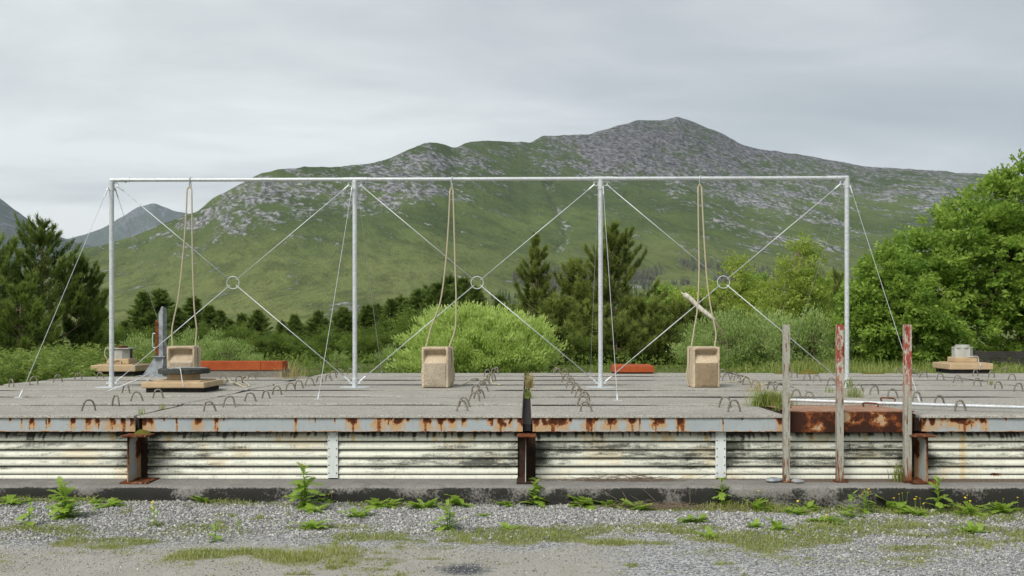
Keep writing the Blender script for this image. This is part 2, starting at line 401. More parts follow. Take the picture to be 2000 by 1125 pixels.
def heightfield(name, sky_pts, dr_pts, D0, e0, px0, px1, step, nt, rough, rock_y=None, seed=0, mat=None, p_exp=1., stream=None):
    px = np.arange(px0, px1, step); sk = np.array(sky_pts, float); dr = np.array(dr_pts, float)
    ys = np.interp(px, sk[:, 0], sk[:, 1])
    ker = np.hanning(9); ker /= ker.sum(); ys = np.convolve(np.pad(ys, 4, 'edge'), ker, 'valid')
    ys = ys-(fbm(px/26., 0*px, 4, seed+3)-.5)*6*rough
    Dr = np.interp(px, dr[:, 0], dr[:, 1]); k2 = np.hanning(61); k2 /= k2.sum(); Dr = np.convolve(np.pad(Dr, 30, 'edge'), k2, 'valid')
    er = (HY-ys)/F
    tt = np.concatenate((np.linspace(0, 1, nt), [1.04, 1.12, 1.3]))
    T, PX = np.meshgrid(tt, px); ER = er[:, None]; D = D0+(Dr[:, None]-D0)*T
    e = e0+(ER-e0)*np.minimum(T, 1)**p_exp
    X = (PX-CX)/F*D
    e = np.where(T > 1, ER-(T-1)*.25, e)
    win = np.sin(np.clip(T, 0, 1)*math.pi)**.6
    Z = ZC+e*D
    Z = Z+win*rough*D/2400*(70*(fbm(X/520, D/620, 4, seed)-.5)+26*(fbm(X/130, D/170, 4, seed+5)-.5))
    th = .42; u = X*math.cos(th)-Z*math.sin(th); v = X*math.sin(th)+Z*math.cos(th)
    strat = fbm(u/95, v/24, 5, seed+9, .6)
    PY = HY-F*(Z-ZC)/D
    ry = np.array(rock_y, float); yl = np.interp(px, ry[:, 0], ry[:, 1])[:, None]
    rk = sst(yl+90, yl-60, PY)*(.46+.34*sst(880, 1200, PX)*sst(430, 320, PY))
    patch = fbm(X/230, D/300, 4, seed+21)
    rk = rk+(patch-.5)*1.25*sst(620, 430, PY)+(strat-.5)*.75-.02
    rk = np.where(PY > 540, rk-.02+(fbm(X/60, D/90, 3, seed+31)-.5)*.6, rk)
    Z = Z+win*rough*(strat-.5)*(14+60*sst(.1, .8, rk))*D/2600
    stv = np.zeros_like(Z)
    if stream is not None:
        s = np.array(stream, float); sx = np.interp(PY, s[:, 1], s[:, 0])+(fbm(PY/9, 0*PY, 3, 4)-.5)*14
        inn = (PY > s[0, 1]) & (PY < s[-1, 1])
        d = np.abs(PX-sx); wd = np.interp(PY, s[:, 1], s[:, 2])
        stv = np.where(inn, sst(wd, wd*.3, d)*(fbm(PX/5, PY/7, 2, 8) > .52), 0)*.45
        Z = Z-np.where(inn, 9*np.exp(-(d/12)**2), 0)*D/2600
        rk = rk+np.where(inn, .25*np.exp(-(d/14)**2), 0)
    alt_shade = sst(430, 270, PY)*(.45+.55*sst(850, 1350, PX))  # darker upper slopes, with the summit's cloud shadow painted in
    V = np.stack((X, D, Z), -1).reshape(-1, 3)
    cov = np.stack((rk, alt_shade, stv), -1).reshape(-1, 3)
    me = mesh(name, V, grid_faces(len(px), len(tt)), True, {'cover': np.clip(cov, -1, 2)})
    o = add(name, me, mat); tag(o, kind='structure')
    return o, PX, PY, V.reshape(len(px), len(tt), 3)
M_MTN = m_mountain('mountainside'); M_FAR = m_mountain('far_mountainside', True)
SKY = [(-400, 625), (-200, 590), (0, 545), (60, 520), (130, 492), (200, 478), (260, 462), (310, 440), (380, 415), (420, 385), (470, 360), (510, 338), (550, 328), (640, 326), (720, 321), (760, 309), (800, 290), (838, 278), (870, 284), (888, 291), (915, 279), (950, 275), (1000, 279), (1035, 278), (1060, 266), (1100, 264), (1150, 262), (1200, 246), (1240, 236), (1290, 235), (1322, 229), (1350, 236), (1400, 257), (1450, 283), (1500, 294), (1560, 302), (1620, 313), (1690, 324), (1740, 328), (1820, 332), (1870, 337), (1920, 339), (1990, 350), (2100, 370), (2300, 420), (2600, 480)]
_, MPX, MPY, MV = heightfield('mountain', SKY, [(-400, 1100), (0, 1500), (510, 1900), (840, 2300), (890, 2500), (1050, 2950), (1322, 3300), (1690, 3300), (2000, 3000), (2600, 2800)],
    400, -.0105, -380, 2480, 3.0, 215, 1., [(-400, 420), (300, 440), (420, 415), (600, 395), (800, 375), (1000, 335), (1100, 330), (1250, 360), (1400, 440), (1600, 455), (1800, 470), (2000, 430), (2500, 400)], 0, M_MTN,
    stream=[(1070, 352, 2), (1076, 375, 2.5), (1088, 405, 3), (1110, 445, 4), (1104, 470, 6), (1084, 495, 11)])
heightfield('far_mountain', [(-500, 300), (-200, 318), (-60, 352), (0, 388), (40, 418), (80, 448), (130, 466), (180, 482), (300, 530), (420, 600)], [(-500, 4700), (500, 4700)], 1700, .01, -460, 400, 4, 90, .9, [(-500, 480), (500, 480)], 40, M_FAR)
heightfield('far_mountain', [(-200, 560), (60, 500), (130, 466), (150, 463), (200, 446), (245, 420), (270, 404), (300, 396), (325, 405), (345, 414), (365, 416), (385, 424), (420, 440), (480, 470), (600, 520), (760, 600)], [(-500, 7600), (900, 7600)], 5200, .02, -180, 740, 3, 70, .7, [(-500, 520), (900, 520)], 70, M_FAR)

# ------------------------------------------------------------------ ground and yard
def back_z(D): return .56-2.7*sst(24, 80, D)
def ground_z(X, D): return np.where(D < 8.9, gz(X)-.01, gz(X)*(1-sst(9.2, 12, D))-.01+(back_z(D)+.01)*sst(9.2, 12, D))
m, t = material('rough_ground'); p = t.pos()
n = t.noise(.5, 5, .65, p); n2 = t.noise(6, 4, .7, p)
c = t.mix(t.rng(n, .35, .65), (.085, .125, .028), (.13, .14, .05)); c = t.mix(t.rng(n2, .5, .7), c, (.06, .055, .03))
t.pbr(c, 1., normal=t.bump(n2, .1), spec=.05); M_GND = m
xs = np.sinh(np.linspace(-6.2, 6.2, 140))*4.2; ds = np.concatenate((np.linspace(-80, 4, 12), np.linspace(5, 24, 60), 24+np.sinh(np.linspace(.05, 5.0, 60))*10.5))
DD, XX = np.meshgrid(ds, xs); ZZ = ground_z(XX, DD)+np.where(DD > 20, (fbm(XX/9, DD/9, 3, 2)-.5)*.5*sst(20, 40, DD), 0)
tag(add('ground', mesh('ground', np.stack((XX, DD, ZZ), -1), grid_faces(len(xs), len(ds)), True), M_GND), kind='structure')

def toPY(D, z=0.): return HY+F*(ZC-z)/D
def toPX(X, D): return CX+F*X/D
def yard_z(X, D): return gz(X)+.004+(fbm(X*2.2, D*2.2, 3, 5)-.5)*.02+.012*sst(8.0, 8.5, D)*fbm(X*3, D*3, 2, 15)
def green(X, D): return np.clip(_green(X, D)*(.35+1.1*sst(.37, .57, fbm(X*1.7+3, D*3.2, 4, 133))), 0, 1)
def _green(X, D):                                   # how grown over the yard is
    py = toPY(D, gz(X)); px = toPX(X, D); n = fbm(X*1.1+4, D*2.6, 4, 77)
    band = np.exp(-((py-(1046+(px-1000)*.004))/24)**2)*(.6+.4*sst(1950, 1300, px))
    low = np.exp(-((py-1088)/34)**2)*(.30+sst(1250, 300, px)*.36)
    right = sst(1420, 1800, px)*np.exp(-((py-1012)/26)**2)*.75
    edge = np.exp(-((py-989-(px-1000)*.010)/10)**2)*.8
    return np.clip(np.clip(band*.8+low+right+edge, 0, 1)+(n-.5)*2.6+(fbm(X*5, D*9, 3, 19)-.5)*1.2-.05, 0, 1)*np.clip(band+low+right+edge+.13, 0, 1)+.8*sst(.72, .88, vn(X*9, D*16, 29))*sst(.42, .56, fbm(X, D, 2, 30))
m, t = material('yard_gravel'); p = t.pos()
s = t.attr('yard').outputs['Color']; gm, sd, dk = t.sep(s)
v1 = t.vor(75, p, 'Color'); v1 = t.sep(v1)[0]; vd = t.vor(75, p); n = t.noise(30, 5, .7, p); nb = t.noise(3, 4, .6, p); nf = t.noise(220, 3, .7, p)
grav = t.ramp(v1, [(.1, (.13, .135, .14)), (.5, (.30, .305, .31)), (.9, (.52, .52, .51))])
sand = t.mix(t.rng(nf, .35, .65), (.45, .43, .375), (.22, .21, .18)); sand = t.mix(t.math('MULTIPLY', t.rng(nb, .4, .7), .4), sand, (.44, .425, .38))
c = t.mix(t.rng(t.math('ADD', sd, t.math('MULTIPLY', t.math('SUBTRACT', n, .5), .8)), .3, .7), grav, sand)
c = t.mix(t.rng(t.math('ADD', dk, t.math('MULTIPLY', t.math('SUBTRACT', n, .5), .9)), .35, .7), c, (.075, .08, .09))
mo = t.mix(t.rng(n, .35, .65), (.14, .155, .045), (.27, .25, .11))
c = t.mix(t.math('MULTIPLY', t.rng(t.math('ADD', gm, t.math('MULTIPLY', t.math('SUBTRACT', n, .5), .7)), .3, .75), .85), c, mo)
t.pbr(c, .95, normal=t.bump(t.math('ADD', vd, nf), .008, .7), spec=.12); M_YARD = m
xs = np.arange(-6.5, 6.5, .045); ds = np.arange(4.4, 8.62, .036); DD, XX = np.meshgrid(ds, xs); ZZ = yard_z(XX, DD)
py = toPY(DD, gz(XX)); px = toPX(XX, DD)
sandm = sst(1052, 1085, py+(fbm(XX*2, DD*2, 3, 3)-.5)*40)*sst(1500, 1000, px+(fbm(XX, DD, 3, 6)-.5)*300)*(.55+.5*fbm(XX*2, DD*3, 3, 16))
dark = .8*np.exp(-(((px-905)/75)**2+((py-1114)/16)**2))
tag(add('gravel_yard', mesh('gravel_yard', np.stack((XX, DD, ZZ), -1), grid_faces(len(xs), len(ds)), True,
    {'yard': np.stack((green(XX, DD), sandm, dark), -1).reshape(-1, 3)}), M_YARD), kind='structure')

# loose gravel: crushed stones
def stones(X, D, s):
    n = len(X); base = np.array([(1, 0, 0), (-1, 0, 0), (0, 1, 0), (0, -1, 0), (0, 0, 1), (0, 0, -1)], float)
    V = np.repeat(base[None], n, 0)*(.65+.7*R.random((n, 6, 1)))+R.normal(0, .18, (n, 6, 3))
    V *= s[:, None, None]*(np.array((1, .8, .55))*(.7+.6*R.random((n, 3))))[:, None]
    a = R.random(n)*6.283; ca, sa = np.cos(a)[:, None], np.sin(a)[:, None]; tl = R.normal(0, .35, (n, 1))
    x = V[..., 0]*ca-V[..., 1]*sa; y = V[..., 0]*sa+V[..., 1]*ca; z = V[..., 2]+x*tl
    V = np.stack((x+X[:, None], y+D[:, None], z+(yard_z(X, D)+s*.18)[:, None]), -1)
    f = np.array([(0, 2, 4), (2, 1, 4), (1, 3, 4), (3, 0, 4), (2, 0, 5), (1, 2, 5), (3, 1, 5), (0, 3, 5)])
    Fc = (f[None]+np.arange(n)[:, None, None]*6).reshape(-1, 3)
    return V.reshape(-1, 3), Fc, np.repeat(R.random(n), 6)
n = 92000; X = R.uniform(-4.9, 4.6, n); D = 5.95+2.6*R.random(n)**.72
py = toPY(D, gz(X)); px = toPX(X, D); coarse = sst(1068, 1040, py+(fbm(X*2, D*2, 3, 3)-.5)*24)
coarse = np.maximum(coarse, .55*sst(1250, 1750, px)); g = green(X, D)
keep = R.random(n) < np.clip(.62+.5*coarse, 0, 1)*(1-.65*sst(.25, .7, g))
X, D, coarse = X[keep], D[keep], coarse[keep]
s = (.0060+.0058*coarse)*(.6+.9*R.random(len(X))**2); s = np.where(R.random(len(X)) < .012, s*1.9, s)
V, Fc, tn = stones(X, D, s)
m, t = material('crushed_stone'); tone = t.attr('tone').outputs['Fac']; nn = t.noise(160, 3, .6, t.pos())
c = t.ramp(tone, [(0., (.12, .122, .125)), (.35, (.27, .27, .268)), (.8, (.44, .435, .42)), (1., (.64, .62, .57))])
c = t.mix(t.math('MULTIPLY', nn, .3), c, (.24, .22, .19)); t.pbr(c, .9, spec=.15); M_GRAV = m
tag(add('gravel', mesh('gravel', V, Fc, False, {'tone': tn}), M_GRAV), 'loose grey crushed stone lying over the yard', kind='stuff')

def blades(base, h, wd, lean, tone, bend=True):
    """bent grass blades, two triangles each"""
    n = len(base); a = R.random(n)*6.283; d = np.stack((np.cos(a), np.sin(a), 0*a), 1); sde = np.stack((-np.sin(a), np.cos(a), 0*a), 1)
    h = np.broadcast_to(h, n); wd = np.broadcast_to(wd, n); l = lean*h*(.3+R.random(n))
    up = np.array((0, 0, 1.))
    p1 = base+up*(h*.62)[:, None]+d*(l*.35)[:, None]; p2 = base+up*h[:, None]*(1-.25*lean)+d*l[:, None]
    V = np.stack((base-sde*wd[:, None]/2, base+sde*wd[:, None]/2, p1+sde*wd[:, None]*.35, p1-sde*wd[:, None]*.35, p2), 1)
    k = np.arange(n)[:, None]*5
    return V.reshape(-1, 3), [k+np.array([[0, 1, 2, 3]]), k+np.array([[3, 2, 4]])], np.repeat(tone, 5)
n = 210000; X = R.uniform(-4.9, 4.6, n); D = 5.95+2.6*R.random(n); g = green(X, D)
keep = R.random(n) < g**1.2*.7; X, D, g = X[keep], D[keep], g[keep]
base = np.stack((X, D, yard_z(X, D)-.002), 1); cl_ = fbm(X*3, D*3, 3, 8)
V, Fc, tn = blades(base, (.010+.055*g*cl_**1.5+.05*sst(8.2, 8.45, D)*cl_**2)*(.5+1.0*R.random(len(X))**1.5), .005, .9, np.clip(cl_*.9+R.normal(0, .18, len(X))+.1, 0, 1))
tag(add('yard_grass', mesh('yard_grass', V, Fc, False, {'tone': tn}), M_GRASS), 'thin short grass and moss growing through the gravel', kind='stuff')

# far plantation at the foot of the mountain
def cone_trees(pts, hs, name, mat, label):
    V, Fc, tn = [], [], []; k = 0; r = random.Random(5)
    for (x, y, z), h in zip(pts, hs):
        rad = h*r.uniform(.2, .3); tt = r.random()
        for a, b, w in ((.02, .5, 1.), (.3, .75, .75), (.55, 1.0, .48)):
            m = 6; o = r.random()*6
            ring = [(x+math.cos(o+i*6.283/m)*rad*w*r.uniform(.6, 1.2), y+math.sin(o+i*6.283/m)*rad*w*r.uniform(.6, 1.2), z+h*(a+r.uniform(-.04, .05))) for i in range(m)]
            V += ring+[(x+r.uniform(-.05, .05)*h, y, z+h*b)]; Fc += [[k+i, k+(i+1) % m, k+m] for i in range(m)]; tn += [tt]*(m+1); k += m+1
    tag(add(name, mesh(name, np.array(V), np.array(Fc), False, {'tone': np.array(tn)}), mat), label, kind='stuff')
M_PLANT = m_leaf('plantation_foliage', (.022, .044, .016), (.085, .115, .035), .1)
M_FELL = m_leaf('bare_twigs', (.055, .060, .045), (.11, .115, .085), .1)
ok = (MPX > 960) & (MPX < 1900) & (MPY > 566-12*np.sin(MPX/60)-22*sst(1300, 1500, MPX)) & (MPY < 640) & (MV[..., 1] < 1150)
c = MV[ok]; i = R.choice(len(c), 1500, replace=False); cone_trees(c[i]-np.array((0, 0, .5)), R.uniform(3, 8, 1500), 'far_plantation', M_PLANT, 'far hazy conifer plantation at the foot of the mountain')
ok = (MPX > 1000) & (MPX < 1640) & (MPY > 516+10*np.sin(MPX/45)+20*sst(1200, 1100, MPX)*sst(1060, 1010, MPX)) & (MPY < 558+14*sst(1250, 1050, MPX)) & (MV[..., 1] < 1500) & (fbm(MPX/60, MPY/30, 3, 9) > .46)
c = MV[ok]; i = R.choice(len(c), min(1500, len(c)), replace=False); cone_trees(c[i]-np.array((0, 0, .5)), R.uniform(4, 9, len(i)), 'far_scrub', M_FELL, 'far greyish brown leafless scrub on the lower mountainside')

# ------------------------------------------------------------------ the bunker: plinth, cladding, edge beams, roof planks
PZ = ZC-1.337                                        # plinth top
FD = 8.77                                            # front edge of the roof
bunker = thing('concrete_bunker', (0, FD, 0), 'long low concrete bunker with flat plank roof and white ribbed steel front', 'building')
def child(o): o.location = Vector(o.location)-bunker.location; return o   # parts are written in world coordinates
# plinth
xs = np.arange(-8.6, 11.01, .02); prof = [(9.3, PZ), (8.9, PZ), (8.78, PZ), (8.7, PZ-.002), (8.62, PZ-.004), (8.56, PZ-.006), (8.525, PZ-.010), (8.503, PZ-.018), (8.492, PZ-.032), (8.487, PZ-.055), (8.485, PZ-.08), (8.485, PZ-.11), (8.485, PZ-.14), (8.485, PZ-.17), (8.485, PZ-.20), (8.485, PZ-.24), (8.485, PZ-.34)]
pr = np.array(prof); n = len(pr)
XX = np.repeat(xs[:, None], n, 1); DD = np.repeat(pr[None, :, 0], len(xs), 0); ZZ = np.repeat(pr[None, :, 1], len(xs), 0)
wv = fbm(XX*1.2, 0*XX, 3, 31)-.5; DD = DD+np.where(DD < 8.7, wv*.035+(fbm(XX*9, ZZ*9, 3, 3)-.5)*.014, 0); ZZ = ZZ+np.where((DD < 8.66), (fbm(XX*2.4, 0*XX, 4, 12)-.5)*.014, 0)
dep = PZ-ZZ
blk = sst(.008, .035, dep)*(.44+(fbm(XX*3.2, ZZ*4, 4, 51)-.42)*2.0)+sst(.05, .13, dep)*.25
orn = np.where(DD > 8.66, sst(8.68, 8.86, DD)*(fbm(XX*1.6, 0*XX, 3, 61)*1.3-.1), 0)*(.4+.6*sst(-.3, .5, XX)); orn = np.where((XX > 2.2) & (DD > 8.64), np.maximum(orn, .62), orn)
blk = np.where(DD > 8.82, .55, blk)
me = mesh('plinth', np.stack((XX, DD, ZZ), -1), grid_faces(len(xs), n)[:, ::-1], True, {'stain_shade': np.stack((0*blk, orn, blk), -1).reshape(-1, 3)})
child(add('plinth', me, M_PLINTH, bunker))
# ribbed cladding panels
pxX = lambda px, D: (px-CX)*D/F
ZT = ZC-.93; ribs = [(0, .080)]+[(.080+i*.0735, .0735) for i in range(4)]
pf = [(8.905, ZT+.05), (8.905, ZT)]
for a, h in ribs:
    for u, d in ((.03, .030), (.12, .026), (.25, .017), (.40, .008), (.52, .002), (.60, 0), (.72, 0), (.80, .001), (.86, .004), (.885, .016), (.895, .046), (.99, .050)): pf.append((8.86+d, ZT-a-u*h))
pf.append((8.87, ZT-.3745)); pf.append((8.868, PZ+.001)); pf = np.array(pf)
spots = [(330, 10), (545, 8), (220, 8), (640, 5), (690, 5), (850, 7), (900, 8), (920, 6), (1143, 5), (1160, 5), (1278, 9), (1300, 12), (1312, 10), (1380, 6), (1585, 8), (1690, 9), (1615, 5), (1880, 9)]
for x0, x1 in ((-330, 251), (289, 641), (659, 1011), (1046, 1399), (1417, 1779), (1811, 2330)):
    a, b = pxX(x0, 8.87), pxX(x1, 8.87); xs = np.linspace(a, b, max(20, int((b-a)/.009))); n = len(pf)
    XX = np.repeat(xs[:, None], n, 1); DD = np.repeat(pf[None, :, 0], len(xs), 0)+(fbm(xs*.8, xs*0, 2, x0)[:, None]-.5)*.012; ZZ = np.repeat(pf[None, :, 1], len(xs), 0)
    px = toPX(XX, 8.87); dz = ZT-ZZ; rib = np.where(dz < .08, dz/.08, ((dz-.08) % .0735)/.0735)
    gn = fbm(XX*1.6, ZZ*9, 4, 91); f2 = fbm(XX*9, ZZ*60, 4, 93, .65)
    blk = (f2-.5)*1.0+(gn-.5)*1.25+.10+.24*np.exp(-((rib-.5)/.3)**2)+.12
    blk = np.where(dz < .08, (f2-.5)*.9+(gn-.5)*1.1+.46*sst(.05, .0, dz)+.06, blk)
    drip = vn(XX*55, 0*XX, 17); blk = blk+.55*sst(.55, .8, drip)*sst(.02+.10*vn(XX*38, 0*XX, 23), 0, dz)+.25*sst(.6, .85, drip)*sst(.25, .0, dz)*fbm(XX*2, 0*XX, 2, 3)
    ends = np.minimum(px-x0, x1-px) if x0 != 659 else 1e3+0*px
    if x0 in (289, 1046, 1811): ends = px-x0
    if x0 == -330: ends = x1-px
    blk = blk+.45*np.exp(-(ends/26)**2)*(gn+.3)
    blk = np.where(dz > .32, blk-.32, blk)
    blk = np.where((rib > .875) & (dz < .37), 2., blk)  # undercut shadow of the rib grooves, painted in as black
    og = np.zeros_like(XX)
    for c, w_ in spots: og = np.maximum(og, np.exp(-((px-c)/w_)**2)*(.45+.5*fbm(XX*20, ZZ*14, 2, c))*np.where(dz < .08, 1, .35))
    og = np.maximum(og, sst(.5, .75, fbm(XX*3, ZZ*5, 3, 95))*.45)
    rr = np.exp(-(((px-1943)/14)**2+((dz-.365)/.014)**2)) if x1 > 1940 else 0*px
    if x1 > 1940: og = np.maximum(og, np.exp(-((px-1880)/8)**2)*.7)
    me = mesh('cladding_panel', np.stack((XX, DD, ZZ), -1), grid_faces(len(xs), n)[:, ::-1], True, {'stain_shade': np.stack((rr, og, blk), -1).reshape(-1, 3)})
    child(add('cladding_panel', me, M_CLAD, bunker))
child(solid('backing_wall', box(-8.6, 11, 8.98, 9.1, -.1, RZ-.16), M_IRON, bunker))
# cover strips with two rows of bolts
for x0, x1 in ((640, 660), (1397.5, 1417.5)):
    a, b = pxX(x0, 8.85), pxX(x1, 8.85); xs = np.linspace(a, b, 12); zs = np.linspace(PZ+.012, ZT+.012, 60)
    ZZ, XX = np.meshgrid(zs, xs); DD = np.full_like(XX, 8.845)+(fbm(XX*20, ZZ*6, 2, 3)-.5)*.003
    ex = np.minimum(XX-a, b-XX)/(b-a)
    r = np.clip(.42*np.exp(-(ex/.05)**2)*fbm(XX*9, ZZ*9, 3, x0)*1.6, 0, 1); blk = .42*sst(PZ+.08, PZ, ZZ)*fbm(XX*30, ZZ*30, 3, 3)*1.5
    V = np.stack((XX, DD, ZZ), -1).reshape(-1, 3); n = len(V); Vb = V+np.array((0, .012, 0)); g1 = grid_faces(12, 60)
    rim = [[j, j+60, j+60+n, j+n] for j in range(0, 11*60, 60)]+[[j+59, j+119, j+119+n, j+59+n] for j in range(0, 11*60, 60)]+[[j, j+1, j+1+n, j+n] for j in range(59)]+[[j, j+1, j+1+n, j+n] for j in range(660, 719)]
    st = np.stack((r, .5*r, blk), -1).reshape(-1, 3)
    o = child(add('cover_strip', mesh('cover_strip', np.vstack((V, Vb)), [g1, np.array(rim)], False, {'stain_shade': np.vstack((st, st))}), M_STRIP, bunker))
    bm_ = mesh('bolt', *tube([(0, .001, 0), (0, -.004, 0), (0, -.006, 0)], [.0055, .0055, .003], 6))
    for zz in (ZT-.008, ZT-.062, ZT-.135, ZT-.208, ZT-.282, ZT-.352):
        for xx in (a+.012, b-.012): q = add('bolt', bm_, M_BOLT, o); q.location = Vector((xx, 8.845, zz))
# edge beams
def beam(x0, x1, stains, heavy=0., top=RZ-.020, bot=RZ-.144, D=8.79, mat=None):
    a, b = pxX(x0, D), pxX(x1, D); xs = np.linspace(a, b, max(30, int((b-a)/.0075))); zs = np.linspace(bot, top, 26)
    ZZ, XX = np.meshgrid(zs, xs); px = toPX(XX, D); v = (top-ZZ)/(top-bot)
    r = np.zeros_like(XX); g = np.zeros_like(XX)
    jag = fbm(XX*26, ZZ*18, 4, 5)-.5; dr = vn(XX*75, 0*XX, 9)
    for c, w_, ln in stains:
        u = np.abs(px-c)/(w_*.62)+jag*1.5
        ln_ = ln*(.55+.75*dr)
        blob = sst(1.2, .2, u)*sst(ln*.60+.10, ln*.25, v+jag*.5)
        drip = sst(1.0, .5, u)*sst(.55, .8, dr)*sst(ln_+.12, ln_-.25, v)*.75
        r = np.maximum(r, np.maximum(blob*.95, drip*.85)); g = np.maximum(g, sst(1.6, .6, u)*sst(ln+.25, ln-.25, v)*.8)
    low = sst(.93, 1., v+jag*.10)*.85; tp = sst(.085, .0, v+jag*.12)*.8; r = np.maximum(r, np.maximum(low, tp)); g = np.maximum(g, sst(.80, 1., v+jag*.3)*.6)
    if heavy: h = heavy*(.55+2.2*(fbm(XX*9, ZZ*11, 4, 41)-.5)+.75*(v-.32)); h = np.clip(h+.75*np.exp(-((px-x0)/26)**2), 0, 1.1); r = np.maximum(r, h); g = np.maximum(g, .75)
    blk = .34*sst(.90, 1., v)+.3*(fbm(XX*40, ZZ*40, 3, 77) > .72)
    V = np.stack((XX, np.full_like(XX, D)+(fbm(XX*1.5, 0*XX, 2, 7)-.5)*.006, ZZ), -1); nx = len(xs)
    # top and bottom flanges turn back behind the face
    bk = V.copy(); bkT = V[:, -1:].copy(); bkT[..., 1] += .10; bkB = V[:, :1].copy(); bkB[..., 1] += .10
    V2 = np.concatenate((bkB, V, bkT), 1); st = np.stack((r, g, blk), -1); st = np.concatenate((st[:, :1], st, st[:, -1:]), 1)
    n = V2.shape[1]; fc = grid_faces(nx, n); e = [list(range(n))[::-1], list(range((nx-1)*n, nx*n))]
    me = mesh('edge_beam', V2.reshape(-1, 3), [fc, np.array(e)], False, {'stain_shade': st.reshape(-1, 3)})
    return child(add('edge_beam', me, mat or M_BEAM, bunker))
beam(-330, 264, [(20, 5, .4), (62, 11, .85), (97, 6, .75), (141, 14, .9), (172, 15, .95), (190, 10, .8), (217, 21, .95), (240, 15, .95), (259, 12, 1.1), (42, 4, .9), (90, 3, 1.0), (-80, 16, .8), (-150, 20, .9)])
beam(278, 1021, [(284, 11, 1.1), (294, 17, .95), (345, 4, .95), (387, 19, .95), (422, 13, .9), (321, 3, .3), (437, 3, .3), (520, 3, .25), (577, 7, .98), (604, 3, .4), (654, 3, .5), (616, 2, .5), (692, 22, .95), (740, 22, .95), (758, 30, .55), (775, 22, .95), (797, 6, .4), (832, 21, .95), (860, 19, .95), (884, 16, .85), (906, 11, .7), (932, 8, .3), (958, 13, .6), (977, 20, .98), (998, 9, .8), (1016, 14, 1.15)])
beam(1040, 1530, [(1047, 20, 1.15), (1062, 14, 1.0), (1078, 24, 1.0), (1100, 22, .95), (1114, 6, .5), (1132, 4, .3), (1153, 26, .95), (1176, 6, .3), (1193, 28, .95), (1233, 21, .95), (1250, 4, 1.0), (1286, 24, .8), (1281, 7, 1.0), (1330, 18, .95), (1412, 3, 1.), (1524, 14, 1.1), (1375, 3, .3), (1450, 3, .2)])
beam(1545, 1783, [(1560, 40, 1.1), (1620, 60, .9), (1690, 70, .9), (1760, 60, 1.1)], .95, RZ+.030, RZ-.150, 8.785)
beam(1800, 2330, [(1806, 15, 1.15), (1822, 20, .9), (1870, 66, .75), (1880, 20, 1.), (1922, 15, .95), (1965, 4, .3), (2040, 20, .9), (2120, 26, .8)])
# stub columns between the panels
for c, w_ in ((270, 40), (1028, 36), (1796, 36)):
    X = pxX(c, 8.9); zt = ZC-.921
    col = thing('stub_column', (0, 0, 0), None, None); col.parent = bunker; child(col)
    if c < 600: wx, cap = pxX(252, 8.62), (pxX(236, 8.6), pxX(287, 8.6))
    elif c < 1500: wx, cap = X-.003, (pxX(1010, 8.6), pxX(1047, 8.6))
    else: wx, cap = pxX(1811, 8.62), (pxX(1782, 8.6), pxX(1828, 8.6))
    solid('back_flange', box(X-.095, X+.095, 8.885, 8.90, PZ-.01, zt-.02), M_IRON, col)
    b_ = beam(1, 30, [(2, 5, 1.1), (25, 12, 1.1)] if not 600 < c < 1500 else [], 0., zt-.016, PZ, 8.6); b_.name = 'web'; b_.data.name = 'web'
    # turn the strip into a web plate standing square to the wall
    V = np.zeros(len(b_.data.vertices)*3); b_.data.vertices.foreach_get('co', V); V = V.reshape(-1, 3); s_ = (V[:, 0]-V[:, 0].min())/(V[:, 0].max()-V[:, 0].min())
    thick = V[:, 1] > 8.65; V2 = np.stack((np.where(thick, wx-.008, wx), 8.60+s_*.285, V[:, 2]), 1)
    if c > 1500: V2[:, 0] = 2*wx-V2[:, 0]-.008
    b_.data.vertices.foreach_set('co', V2.ravel()); b_.data.update(); b_.parent = col; b_.location = (0, 0, 0)
    solid('cap_plate', box(cap[0], cap[1], 8.575, 8.79, zt-.014, zt-.002), M_RUST, col, bev=.002)
    solid('foot_plate', box(cap[0]-.005, cap[1]+.01, 8.58, 8.88, PZ-.002, PZ+.012), M_IRON if 600 < c < 1500 else M_RUST, col, bev=.002)
solid('joint_filler', [box(-.046, .034, 8.83, 17.2, RZ-.14, RZ-.08)], M_BLACK, bunker, -Vector(bunker.location))
for X in (-3.453, 3.462): child(solid('joint_filler', [box(X-.03, X+.03, 8.83, 16, RZ-.14, RZ-.025)], M_IRON, bunker))
child(solid('joint_filler', [box(2.29, 2.38, 8.84, 9.9, RZ-.14, RZ-.012)], M_IRON, bunker))
# dark beads added to stand in for the shaded steps between planks
BEAD = m_plain('seam_shade', (.014, .014, .013), (.035, .033, .03), 30, .8)
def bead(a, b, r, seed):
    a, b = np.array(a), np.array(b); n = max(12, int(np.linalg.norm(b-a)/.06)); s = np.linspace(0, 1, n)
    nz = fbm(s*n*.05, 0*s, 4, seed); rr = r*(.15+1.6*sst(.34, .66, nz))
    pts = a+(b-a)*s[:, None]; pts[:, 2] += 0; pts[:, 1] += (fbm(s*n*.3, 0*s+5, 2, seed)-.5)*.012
    return child(solid('seam_shade_bead', tube(pts, rr, 5), BEAD, bunker, smooth=True))
